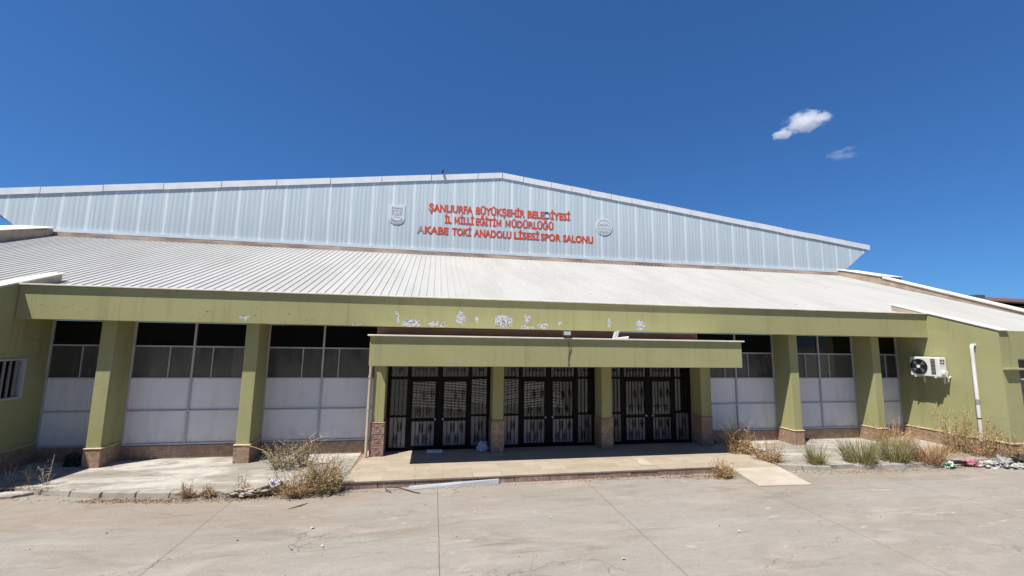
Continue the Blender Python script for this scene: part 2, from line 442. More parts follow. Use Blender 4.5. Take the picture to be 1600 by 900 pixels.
# ------------------------------------------------------------------ builders
class MB:
    def __init__(self):
        self.v, self.f = [], []

    def add(self, vs, fs):
        o = len(self.v)
        self.v += [Vector(p) for p in vs]
        self.f += [tuple(i + o for i in f) for f in fs]

    def box(self, x0, x1, y0, y1, z0, z1):
        vs = [(x, y, z) for z in (z0, z1) for y in (y0, y1) for x in (x0, x1)]
        self.add(vs, [(0, 2, 3, 1), (4, 5, 7, 6), (0, 1, 5, 4), (2, 6, 7, 3), (0, 4, 6, 2), (1, 3, 7, 5)])
        return self

    def hexa(self, bottom, top):
        """two quads, bottom counter-clockwise seen from above"""
        self.add(list(bottom) + list(top), [(3, 2, 1, 0), (4, 5, 6, 7), (0, 1, 5, 4), (1, 2, 6, 5), (2, 3, 7, 6), (3, 0, 4, 7)])
        return self

    def prism(self, poly, axis, a, b):
        """poly in the two other axes"""
        def P(p, t):
            q = list(p)
            q.insert(axis, t)
            return q
        n = len(poly)
        vs = [P(p, a) for p in poly] + [P(p, b) for p in poly]
        self.add(vs, [tuple(range(n)), tuple(range(2 * n - 1, n - 1, -1))] +
                 [(i, i + n, (i + 1) % n + n, (i + 1) % n) for i in range(n)])
        return self

    def tube(self, pts, r, n=8, cap=True):
        pts = [Vector(p) for p in pts]
        rs = list(r) if isinstance(r, (list, tuple)) else [r] * len(pts)
        if cap and n >= 8:        # a tight ring at each end keeps the smooth shading off the caps
            L0, L1 = (pts[1] - pts[0]), (pts[-2] - pts[-1])
            pts = [pts[0], pts[0] + L0 * min(.2, .003 / L0.length)] + pts[1:-1] + [pts[-1] + L1 * min(.2, .003 / L1.length), pts[-1]]
            rs = [rs[0], rs[0]] + rs[1:-1] + [rs[-1], rs[-1]]
        rings = []
        a = None
        for i, p in enumerate(pts):
            d = (pts[min(i + 1, len(pts) - 1)] - pts[max(i - 1, 0)])
            d = d.normalized() if d.length > 1e-9 else Vector((0, 0, 1))
            a = d.orthogonal() if a is None else a - d * a.dot(d)
            a = a.normalized() if a.length > 1e-6 else d.orthogonal().normalized()
            b = d.cross(a)
            rings.append([p + (a * math.cos(2 * math.pi * k / n) + b * math.sin(2 * math.pi * k / n)) * rs[i] for k in range(n)])
        vs = [q for ring in rings for q in ring]
        fs = []
        for i in range(len(pts) - 1):
            for k in range(n):
                fs.append((i * n + k, i * n + (k + 1) % n, (i + 1) * n + (k + 1) % n, (i + 1) * n + k))
        if cap:
            fs.append(tuple(range(n - 1, -1, -1)))
            fs.append(tuple((len(pts) - 1) * n + k for k in range(n)))
        self.add(vs, fs)
        return self

    def disc(self, c, axis, r, t, n=32, r_in=0.0):
        """flat disc or ring with thickness t along axis"""
        c = Vector(c)
        ax = [Vector((1, 0, 0)), Vector((0, 1, 0)), Vector((0, 0, 1))]
        d = ax[axis]
        a, b = ax[(axis + 1) % 3], ax[(axis + 2) % 3]
        def ring(rr, h):
            return [c + d * h + (a * math.cos(2 * math.pi * k / n) + b * math.sin(2 * math.pi * k / n)) * rr for k in range(n)]
        if r_in <= 0:
            vs = ring(r, 0) + ring(r, t)
            fs = [tuple(range(n)), tuple(range(2 * n - 1, n - 1, -1))] + [(k, (k + 1) % n, (k + 1) % n + n, k + n) for k in range(n)]
        else:
            vs = ring(r, 0) + ring(r, t) + ring(r_in, 0) + ring(r_in, t)
            fs = []
            for k in range(n):
                j = (k + 1) % n
                fs += [(k, j, j + n, k + n), (k + 2 * n, k + 3 * n, j + 3 * n, j + 2 * n), (k, k + 2 * n, j + 2 * n, j),
                       (k + n, j + n, j + 3 * n, k + 3 * n)]
        self.add(vs, fs)
        return self

    def build(self, name, mat, parent=None, origin=None, smooth=False, bevel=0.0, bev_seg=1):
        o_ = Vector((0, 0, 0))
        if origin is not None:
            o_ = Vector(origin)
        elif parent is not None:
            p = parent
            while p.parent:
                p = p.parent
            o_ = Vector(p.location)
        me = bpy.data.meshes.new(name)
        me.from_pydata([tuple(p - o_) for p in self.v], [], self.f)
        bm = bmesh.new()
        bm.from_mesh(me)
        bmesh.ops.recalc_face_normals(bm, faces=bm.faces)
        bm.to_mesh(me)
        bm.free()
        me.materials.append(mat)
        if smooth:
            for p in me.polygons:
                p.use_smooth = len(p.vertices) == 4
        o = bpy.data.objects.new(name, me)
        scene.collection.objects.link(o)
        if parent is not None:
            o.parent = parent
        else:
            o.location = o_
        if bevel:
            bv = o.modifiers.new("bevel", 'BEVEL')
            bv.width = bevel
            bv.segments = bev_seg
            bv.limit_method = 'ANGLE'
        return o


def tag(o, label, cat, group=None, kind=None):
    if label:
        o["label"] = label
    if cat:
        o["category"] = cat
    if group:
        o["group"] = group
    if kind:
        o["kind"] = kind
    return o


def thing(name, loc, label, cat, group=None):
    o = bpy.data.objects.new(name, None)
    scene.collection.objects.link(o)
    o.location = loc
    o.empty_display_size = 0.2
    return tag(o, label, cat, group)


def copy_tree(o, parent=None):
    c = o.copy()
    scene.collection.objects.link(c)
    if parent is not None:
        c.parent = parent
    for ch in list(o.children):
        copy_tree(ch, c)
    return c


def structure(o):
    o["kind"] = "structure"
    return o


def box(*a):
    return MB().box(*a)


# ------------------------------------------------------------------ ground
GZ = -0.10
g = MB()
g.add([(-600, -600, GZ), (600, -600, GZ), (600, 600, GZ), (-600, 600, GZ)], [(0, 1, 2, 3)])
structure(g.build("ground", m_ground))

# left pavement behind its kerb
front_l = [(-4.0, -0.80), (-0.53, -1.14), (0.61, -1.50), (1.42, -1.72), (2.68, -1.90), (4.2, -1.98), (5.72, -1.95)]


def path_strip(poly_front, back_y, inset, z, name, mat):
    m = MB()
    n = len(poly_front)
    vs = [(x, y + inset, z) for x, y in poly_front] + [(x, back_y, z) for x, y in poly_front]
    vs += [(x, y + inset, GZ - 0.05) for x, y in poly_front]
    fs = [(i, i + 1, n + i + 1, n + i) for i in range(n - 1)] + [(2 * n + i, 2 * n + i + 1, i + 1, i) for i in range(n - 1)]
    m.add(vs, fs)
    return structure(m.build(name, mat))


path_strip(front_l, 0.66, 0.13, 0.0, "pavement_left", m_pave)
kb = MB()
rnd = random.Random(3)


def lerp_path(path, s):
    for (a, b) in zip(path[:-1], path[1:]):
        L = math.dist(a, b)
        if s <= L:
            t = s / L
            return (a[0] + (b[0] - a[0]) * t, a[1] + (b[1] - a[1]) * t)
        s -= L
    return path[-1]


def kerb(path, seg, mb, skip=(), h=0.004):
    total = sum(math.dist(a, b) for a, b in zip(path[:-1], path[1:]))
    s = 0
    k = 0
    while s + seg * 0.4 < total:
        a = lerp_path(path, s + 0.012)
        b = lerp_path(path, min(s + seg - 0.012, total))
        k += 1
        s += seg
        if k in skip:
            continue
        d = Vector((b[0] - a[0], b[1] - a[1], 0)).normalized()
        n = Vector((-d.y, d.x, 0))
        dz = rnd.uniform(-0.012, 0.008) + h
        jit = n * rnd.uniform(-0.012, 0.012)
        a_, b_ = Vector((a[0], a[1], 0)) + jit, Vector((b[0], b[1], 0)) + jit
        bot = [a_ + Vector((0, 0, GZ - .04)), b_ + Vector((0, 0, GZ - .04)), b_ + n * .14 + Vector((0, 0, GZ - .04)), a_ + n * .14 + Vector((0, 0, GZ - .04))]
        top = [a_ + n * .025 + Vector((0, 0, dz)), b_ + n * .025 + Vector((0, 0, dz)), b_ + n * .14 + Vector((0, 0, dz)), a_ + n * .14 + Vector((0, 0, dz))]
        mb.hexa(bot, top)


kerb(front_l, 0.62, kb, skip=(6,))
structure(kb.build("kerb", m_kerb, bevel=0.012))

front_r = [(15.72, -1.72), (16.9, -2.05), (19.2, -2.12), (20.5, -2.0), (22.73, -1.96)]
path_strip(front_r, 0.66, 0.13, 0.0, "pavement_right", m_pave)
kb = MB()
kerb(front_r, 0.7, kb, skip=(3, 7))
structure(kb.build("kerb", m_kerb, bevel=0.012))
m_ = MB().box(22.74, 30.5, -2.62, -2.06, GZ - .05, -0.004)
structure(m_.build("pavement_right", m_pave, bevel=0.01))

b = MB()
b.hexa([(-3.0, -1.75, GZ - .02), (-.05, -1.52, GZ - .02), (.22, -1.30, GZ - .02), (-3.0, -1.05, GZ - .02)],
       [(-3.0, -1.75, GZ + .035), (-.05, -1.52, GZ + .05), (.22, -1.30, GZ + .055), (-3.0, -1.05, GZ + .06)])
structure(b.build("pavement_left", m_pave, bevel=0.008))

# ------------------------------------------------------------------ the sports hall
XC = 10.69
hall = thing("sports_hall", (XC, 0, 0),
             "low olive green sports hall with white lean-to roof, pale blue gable and gated entrances", "sports hall")
CW = 0.293
D_ = 0.65           # glazing plane
WL, WR = -1.41, 22.77   # inner faces of the projecting wings
ZF, ZT = 3.209, 3.944   # fascia bottom and top
SL = 0.361          # roof slope
ROOF0 = (-0.34, 3.77)


def roof_z(y):
    return ROOF0[1] + SL * (y - ROOF0[0])


# walls ----------------------------------------------------------------
# back wall behind the glazing line: base band, wall round doors
for (a, c) in ((WL, 0.0), (CW, 3.0), (3 + CW, 6.0), (15 + CW, 18.0), (18 + CW, 21.0), (21 + CW, WR)):
    box(a, c, D_ - 0.03, D_ + 0.25, -0.05, 0.295).build("base_course", m_stone, hall)
b = box(6.0, 15 + CW, 0.51, 0.62, 2.98, ZF)
b.build("wall", m_brownwall, hall)["label"] = "reddish brown wall strip above the canopy"
# wings
rl = lambda y: 3.955 + 0.334 * (y + 0.39)     # top of the wing walls, a little above the roof
b = MB()
b.prism([(-2.05, 0.38), (-2.05, rl(-2.05)), (0.66, rl(0.66)), (0.66, 0.38)], 0, WR, WR + 0.25)
b.build("wall", m_olive, hall)
b = MB()
# front wall of the right wing round its window (x 23.35 - 24.9)
b.box(WR + .25, 23.35, -2.05, -1.80, 0.38, rl(-2.05))
b.box(23.35, 24.9, -2.048, -1.80, 2.64, rl(-2.05) - .002)
b.box(24.9, 31.0, -2.05, -1.80, 0.38, rl(-2.05))
b.build("wall", m_olive, hall)
box(WR - 0.01, 23.36, -2.16, -2.052, 2.33, 2.385).build("ledge", m_olive, hall, bevel=0.006)
b = MB()
b.box(WR - 0.03, WR + 0.2, -2.08, 0.62, -0.05, 0.36)
b.box(WR + 0.2, 31.0, -2.08, -1.85, -0.05, 0.36)
b.build("base_course", m_stone, hall)
b = MB()
b.box(WR - 0.05, WR + 0.2, -2.10, 0.62, 0.36, 0.395)
b.box(WR + 0.2, 31.0, -2.10, -1.85, 0.36, 0.395)
b.build("base_trim", m_beige_trim, hall, bevel=0.008)
# left wing, with an opening for the barred window (y -1.2 .. 0.05, z 1.5 .. 2.36)
b = MB()
b.prism([(-2.05, 0.38), (-2.05, rl(-2.05)), (-1.2, rl(-1.2)), (-1.2, 0.38)], 0, WL - 0.25, WL)
b.prism([(0.08, 0.38), (0.08, rl(0.08)), (0.66, rl(0.66)), (0.66, 0.38)], 0, WL - 0.25, WL)
b.prism([(-1.2, 0.38), (-1.2, 1.5), (0.08, 1.5), (0.08, 0.38)], 0, WL - 0.25, WL - 0.001)
b.prism([(-1.2, 2.36), (-1.2, rl(-1.2)), (0.08, rl(0.08)), (0.08, 2.36)], 0, WL - 0.25, WL - 0.001)
b.box(-9.5, WL - .252, -2.05, -1.8, 0.38, rl(-2.05))
b.build("wall", m_olive, hall)
b = MB()
b.box(WL - 0.2, WL + 0.03, -2.08, 0.62, -0.05, 0.41)
b.box(-9.5, WL - 0.2, -2.08, -1.85, -0.05, 0.41)
b.build("base_course", m_stone, hall)
b = MB()
b.box(WL - 0.2, WL + 0.05, -2.10, 0.62, 0.41, 0.44)
b.build("base_trim", m_beige_trim, hall, bevel=0.008)
# barred window
w = MB()
w.box(WL - 0.10, WL + 0.025, -1.2, -1.15, 1.5, 2.36)
w.box(WL - 0.10, WL + 0.025, 0.02, 0.08, 1.5, 2.36)
w.box(WL - 0.10, WL + 0.02, -1.15, 0.02, 1.5, 1.54)
w.box(WL - 0.10, WL + 0.02, -1.15, 0.02, 2.32, 2.36)
wn_ = w.build("window", m_alu, hall)
box(WL - 0.14, WL - 0.11, -1.15, 0.02, 1.54, 2.32).build("pane", m_blackpane, wn_)
w = MB()
for k in range(8):
    yy = -1.06 + k * 0.135
    w.box(WL - 0.035, WL - 0.005, yy, yy + 0.032, 1.54, 2.32)
w.build("window_bars", m_bars, wn_)
# outer side and rear walls of the low part and the hall above
b = MB()
b.box(-9.6, -9.5, -2.04, 42, -0.05, 3.0)
b.box(30.9, 31.0, -1.8, 42, -0.05, 3.0)
b.box(-9.5, 30.9, 42, 42.2, -0.05, 7.0)
b.build("wall", m_olive, hall)
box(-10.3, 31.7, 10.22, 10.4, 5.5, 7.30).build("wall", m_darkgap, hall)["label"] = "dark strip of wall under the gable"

# columns ---------------------------------------------------------------
for i in (0, 1, 6, 7):
    x0 = 3.0 * i
    c = box(x0, x0 + CW, 0.0, D_ - 0.002, 0.42, ZF + 0.02).build("column", m_olive, hall, bevel=0.008)
    box(x0 - 0.025, x0 + CW + 0.025, -0.025, D_ - 0.035, -0.05, 0.395).build("plinth", m_stone, c, bevel=0.006)
    box(x0 - 0.04, x0 + CW + 0.04, -0.04, D_ - 0.036, 0.395, 0.425).build("plinth_trim", m_beige_trim, c, bevel=0.01)
for i in (2, 3, 4, 5):
    x0 = 3.0 * i
    c = box(x0, x0 + CW + (0.0 if i < 5 else 0.03), 0.0, 0.62, 0.85, 2.42).build("column", m_olive, hall, bevel=0.008)
    st = m_stone_red if i == 2 else m_stone
    box(x0 - 0.02, x0 + CW + 0.025, -0.02, 0.60, 0.0, 0.84).build("cladding", st, c, bevel=0.006)
    if i == 2:
        c["label"] = "entrance column with reddish carved tiles at its foot"
        r = MB()
        for k, zz in enumerate((0.20, 0.47, 0.72)):
            for ring in (0.085, 0.05):
                r.disc((x0 + .15, -0.034, zz), 1, ring, 0.012, 16, ring - 0.018)
            for sx in (-1, 1):
                for sz in (-1, 1):
                    r.disc((x0 + .15 + sx * .105, -0.033, zz + sz * .09), 1, 0.022, 0.01, 8)
        for zz in (0.335, 0.60):
            r.box(x0 - .015, x0 + CW + .02, -0.03, -0.02, zz - .008, zz + .008)
        r.build("carving", m_stone_red, c)
    box(x0 - 0.03, x0 + CW + 0.035, -0.03, 0.61, 0.84, 0.865).build("cladding_trim", m_stone, c, bevel=0.008)

# fascia and soffit ------------------------------------------------------
b = MB()
b.box(WL + .002, WR - .002, -0.34, -0.12, ZF, ZT)
b.build("fascia", m_fascia, hall, bevel=0.012)
box(WL + .002, WR - .002, -0.12, 0.70, ZF + 0.015, ZF + 0.12).build("soffit", m_olive, hall)
box(WL + .004, WR - .004, -0.40, -0.10, ZT + 0.002, ZT + 0.035).build("eave_flashing", m_white_cap, hall, bevel=0.005)

# white profiled lean-to roof ---------------------------------------------
RX0, RX1, RTOP = -7.2, 28.35, 7.5
prof = [(0.0, 0.0), (0.152, 0.0), (0.163, 0.024), (0.189, 0.024)]
r = MB()
xs = []
x = RX0
while x < RX1:
    xs += [(x + a, h) for a, h in prof]
    x += 0.2
vs = []
for (x, h) in xs:
    ye = -0.20 if WL - .2 < x < WR + .2 else -1.85
    vs += [(x, ye, roof_z(ye) + h), (x, RTOP, roof_z(RTOP) + h)]
r.add(vs, [(2 * i, 2 * i + 2, 2 * i + 3, 2 * i + 1) for i in range(len(xs) - 1)])
r.build("roof", m_roof, hall)
# upstand at the head of the roof
b = MB()
n = 120
for k in range(n):
    xa = -7.3 + (28.45 + 7.3) * k / n
    xb = -7.3 + (28.45 + 7.3) * (k + 1) / n
    h = 6.765 + 0.02 * mnoise.noise((xa * 1.7, 0, 0))
    b.box(xa, xb - 0.0004, 7.52, 7.72, 6.3, h)
b.build("upstand", m_upstand, hall)
box(-7.3, 28.45, 7.721, 10.3, 6.60, 6.64).build("gutter", m_darkgap, hall)
# sloping side parapets
for sgn in (-1, 1):
    xa = XC + sgn * 17.68
    xb = XC + sgn * 18.9
    xa, xb = min(xa, xb), max(xa, xb)
    b = MB()
    b.prism([(5.35, roof_z(5.35) - .4), (5.35, roof_z(5.35) + .42), (7.50, roof_z(7.5) + .275), (7.50, roof_z(7.5) - .4)], 0, xa, xb)
    p_ = b.build("parapet", m_parapet, hall, bevel=0.01)
    b = MB()
    b.prism([(5.31, roof_z(5.31) + .425), (5.31, roof_z(5.31) + .465), (7.54, roof_z(7.54) + .345), (7.54, roof_z(7.54) + .305)], 0, xa - .04, xb + .04)
    b.build("parapet_cap", m_white_cap, p_, bevel=0.008)
    xi = XC + sgn * 17.75
    xo = XC + sgn * 18.05
    xi, xo = min(xi, xo), max(xi, xo)
    b = MB()
    b.prism([(-2.1, roof_z(-2.1) - .3), (-2.1, roof_z(-2.1) + .03), (5.348, roof_z(5.348) + .34), (5.348, roof_z(5.348) - .3)], 0, xi, xo)
    p_ = b.build("parapet", m_parapet, hall)
    b = MB()
    b.prism([(-2.15, roof_z(-2.15) + .03), (-2.15, roof_z(-2.15) + .10), (5.30, roof_z(5.30) + .42), (5.30, roof_z(5.30) + .34)], 0, xi - .04, xo + .06)
    b.build("parapet_cap", m_white_cap, p_, bevel=0.008)
    # parapet that runs along the wing wall over the roof
    xa = WL - 0.30 if sgn < 0 else WR - .025
    xb = WL + 0.025 if sgn < 0 else WR + 0.30
    x_ = (WL + .001, WL + .014) if sgn < 0 else (WR - .014, WR - .001)
    b = MB().prism([(-0.10, ZT + .04), (-0.10, rl(-.10) + .004), (0.66, rl(0.66) + .004), (0.66, ZT + .04)], 0, *x_)
    p_ = b.build("parapet", m_parapet, hall)
    b = MB()
    b.prism([(-2.10, rl(-2.10) + .007), (-2.10, rl(-2.10) + .045), (0.72, rl(0.72) + .045), (0.72, rl(0.72) + .007)], 0, xa, xb)
    b.build("parapet_cap", m_white_cap, p_, bevel=0.006)

# gable -------------------------------------------------------------------
YG, ZG = 10.05, 7.36
PK = 11.42
GSL, GSR = 0.1215, 0.1135


def gtop(x):
    return PK - (GSL if x < XC else GSR) * abs(x - XC)


def gbot(x):
    d = abs(x - XC)
    return ZG if d <= 20.95 else ZG + (d - 20.95) * (gtop(XC + 22.85) - ZG) / 1.9


pr = [(0.0, 0.0), (0.06, 0.0), (0.10, -0.004), (0.16, -0.004)]
cols = [XC - 22.85]
x = XC - 22.8
xs = []
while x < XC + 22.84:
    xs += [(x + a, h) for a, h in pr]
    x += 0.2
xs = [q for q in xs if abs(q[0] - XC) < 22.85]
gb = MB()
vs = []
for (x, h) in xs:
    vs += [(x, YG + h, gbot(x)), (x, YG + h, gtop(x))]
gb.add(vs, [(2 * i, 2 * i + 2, 2 * i + 3, 2 * i + 1) for i in range(len(xs) - 1)])
gb.build("gable", m_gable, hall)
# slanted soffits of the two eaves and the hall roof
for s in (-1, 1):
    b = MB()
    a, c = XC + s * 20.95, XC + s * 22.85
    b.add([(a, YG + .02, ZG), (c, YG + .02, gtop(c)), (c, 42, gtop(c)), (a, 42, ZG)], [(0, 1, 2, 3)])
    b.build("eave_soffit", m_gable, hall)
b = MB()
e0, e1 = XC - 23.0, XC + 23.0
b.add([(e0, YG - .03, gtop(e0) + .275), (XC, YG - .03, PK + .275), (e1, YG - .03, gtop(e1) + .275),
       (e0, 42.2, gtop(e0) + .275), (XC, 42.2, PK + .275), (e1, 42.2, gtop(e1) + .275)], [(0, 1, 4, 3), (1, 2, 5, 4)])
b.build("roof", m_roof, hall)
# trim with open joints
joints_l = [-12.3, -9.64, -7.30, -4.95, -2.58, -0.22, 2.19, 4.59, 7.01, 9.40, 10.69]
joints_r = [10.69, 11.83, 13.35, 14.50, 15.56, 16.78, 17.99, 19.6, 21.6, 23.6, 25.6, 27.6, 29.6, 31.8, 33.69]
b = MB()
for js in (joints_l, joints_r):
    for a, c in zip(js[:-1], js[1:]):
        a2, c2 = a + .013, c - .013
        dz = random.uniform(-.012, .012)
        lo, hi = .0, .30
        b.prism([(a2, gtop(a2) + lo + dz), (c2, gtop(c2) + lo + dz * .3), (c2, gtop(c2) + hi + dz * .3), (a2, gtop(a2) + hi + dz)], 1, YG - .05, YG - .022)
b.build("rake_trim", m_trim, hall)
b = MB()
b.prism([(XC - 23.0, gtop(XC - 23) + .03), (XC, PK + .03), (XC, PK + .28), (XC - 23.0, gtop(XC - 23) + .28)], 1, YG - .0215, YG - .010)
b.prism([(XC + .001, PK + .03), (XC + 23.0, gtop(XC + 23) + .03), (XC + 23.0, gtop(XC + 23) + .28), (XC + .001, PK + .28)], 1, YG - .0215, YG - .010)
b.build("trim_backing", m_dark, hall)
b = MB()
b.box(XC - 21.0, XC + 21.0, YG - .07, YG - .03, ZG - .07, ZG + .06)
b.build("flashing", m_flash, hall)

# glazing -----------------------------------------------------------------
Z0, Z1, Z2, Z3 = 0.313, 1.109, 1.881, 2.645


def window_bay(x0, x1, main, subs, light=None, split=True):
    yf0, yf1 = D_ - 0.03, D_ + 0.03
    f = MB()
    f.box(x0, x0 + .035, yf0, yf1, Z0, ZF + .01)
    f.box(x1 - .035, x1, yf0, yf1, Z0, ZF + .01)
    for z, h in ((Z0, .04), (Z1, .03), (Z2, .03), (Z3, .035)):
        zlo = z if z == Z0 else z - h / 2
        f.box(x0 + .035, x1 - .035, yf0 + .003, yf1, zlo, zlo + h)
    if main:
        for za, zb in ((Z0 + .04, Z1 - .015), (Z1 + .015, Z2 - .015), (Z2 + .015, Z3 - .0175), (Z3 + .0175, ZF + .01)):
            f.box(main - .022, main + .022, yf0 + .001, yf1, za, zb)
    for s in subs:
        f.box(s - .012, s + .012, yf0 + .008, yf1, Z2 + .015, Z3 - .0175)
    fr = f.build("window", m_alu, hall, bevel=0.003)
    splits = [x0 + .035] + ([main] if main else []) + [x1 - .035]
    for (za, zb, mt, nm, off) in ((Z0 + .04, Z1 - .015, m_panel, "panel", 0), (Z1 + .015, Z2 - .015, m_panel, "panel", .004), (Z3 + .0175, ZF + .01, m_blackpane, "pane", .01)):
        for a, c in zip(splits[:-1], splits[1:]):
            a2 = a + (.022 if a == main else 0)
            c2 = c - (.022 if c == main else 0)
            box(a2, c2, D_ + .005 + off, D_ + .02 + off, za, zb).build(nm, mt, fr)
    cuts = sorted([x0 + .035, x1 - .035] + list(subs) + ([main] if main else []))
    for k, (a, c) in enumerate(zip(cuts[:-1], cuts[1:])):
        h = lambda q: .022 if q == main else (.012 if q in subs else 0)
        a2, c2 = a + h(a), c - h(c)
        if light and a2 < light < c2:
            box(a2, light, D_ + .012, D_ + .02, Z2 + .015, Z3 - .0175).build("pane", m_greypane, fr)
            box(light, c2, D_ + .012, D_ + .02, Z2 + .015, Z3 - .0175).build("pane", m_lightpane, fr)
        else:
            box(a2, c2, D_ + .010, D_ + .02, Z2 + .015, Z3 - .0175).build("pane", m_greypane, fr)
    return fr


window_bay(WL, 0.0, None, (-0.74,))
window_bay(CW, 3.0, 1.62, (1.10, 2.05), 2.49)
window_bay(3 + CW, 5.98, 4.63, (4.14, 5.02))
window_bay(15.33, 18.0, 16.65, (16.27, 17.09))
window_bay(18 + CW, 21.0, 19.68, (19.17, 20.06))
window_bay(21 + CW, WR, None, (22.28,))
# window in the front of the right wing
f = MB()
f.box(23.35, 23.39, -2.0, -1.94, .40, 2.64)
f.box(24.86, 24.9, -2.0, -1.94, .40, 2.64)
f.box(23.39, 24.86, -1.998, -1.94, .40, .44)
f.box(23.39, 24.86, -1.998, -1.94, 1.20, 1.24)
f.box(23.39, 24.86, -1.998, -1.94, 2.05, 2.09)
f.box(23.39, 24.86, -1.998, -1.94, 2.60, 2.64)
fr = f.build("window", m_alu, hall)
box(23.39, 24.86, -1.96, -1.95, .44, 1.20).build("panel", m_panel, fr)
box(23.39, 24.86, -1.96, -1.95, 1.24, 2.05).build("pane", m_greypane, fr)
box(23.39, 24.86, -1.96, -1.95, 2.09, 2.60).build("pane", m_blackpane, fr)

# canopy ------------------------------------------------------------------
CX0, CX1, CY, CZ0, CZ1 = 6.06, 15.25, -1.42, 2.31, 2.965
b = MB()
b.box(CX0, CX1, CY, CY + .14, CZ0, CZ1)
b.box(CX0, CX0 + .14, CY + .14, -0.002, CZ0 + .001, CZ1)
b.box(CX1 - .14, CX1, CY + .14, -0.002, CZ0 + .001, CZ1)
cano = b.build("canopy", m_olive, hall, bevel=0.01)
box(CX0 + .14, CX1 - .14, CY + .14, 0.62, 2.42, 2.55).build("soffit", m_soffit, cano)
b = MB()
b.box(CX0 - .05, CX1 + .05, CY - .055, 0.50, CZ1, CZ1 + .035)
b.build("canopy_cap", m_cap, cano, bevel=0.006)

# entrances ---------------------------------------------------------------
YD = 0.50


def ornament(m, x, z, y):
    """wrought pair of bowed bars with small collars"""
    for s in (-1, 1):
        pts = [(x + s * .012, y, z - .12), (x + s * .035, y, z - .06), (x + s * .014, y, z), (x + s * .035, y, z + .06), (x + s * .012, y, z + .12)]
        m.tube(pts, [.005, .010, .006, .010, .005], 5)
        m.tube([(x + s * .05, y, z + .03), (x + s * .03, y, z - .02)], .008, 5)


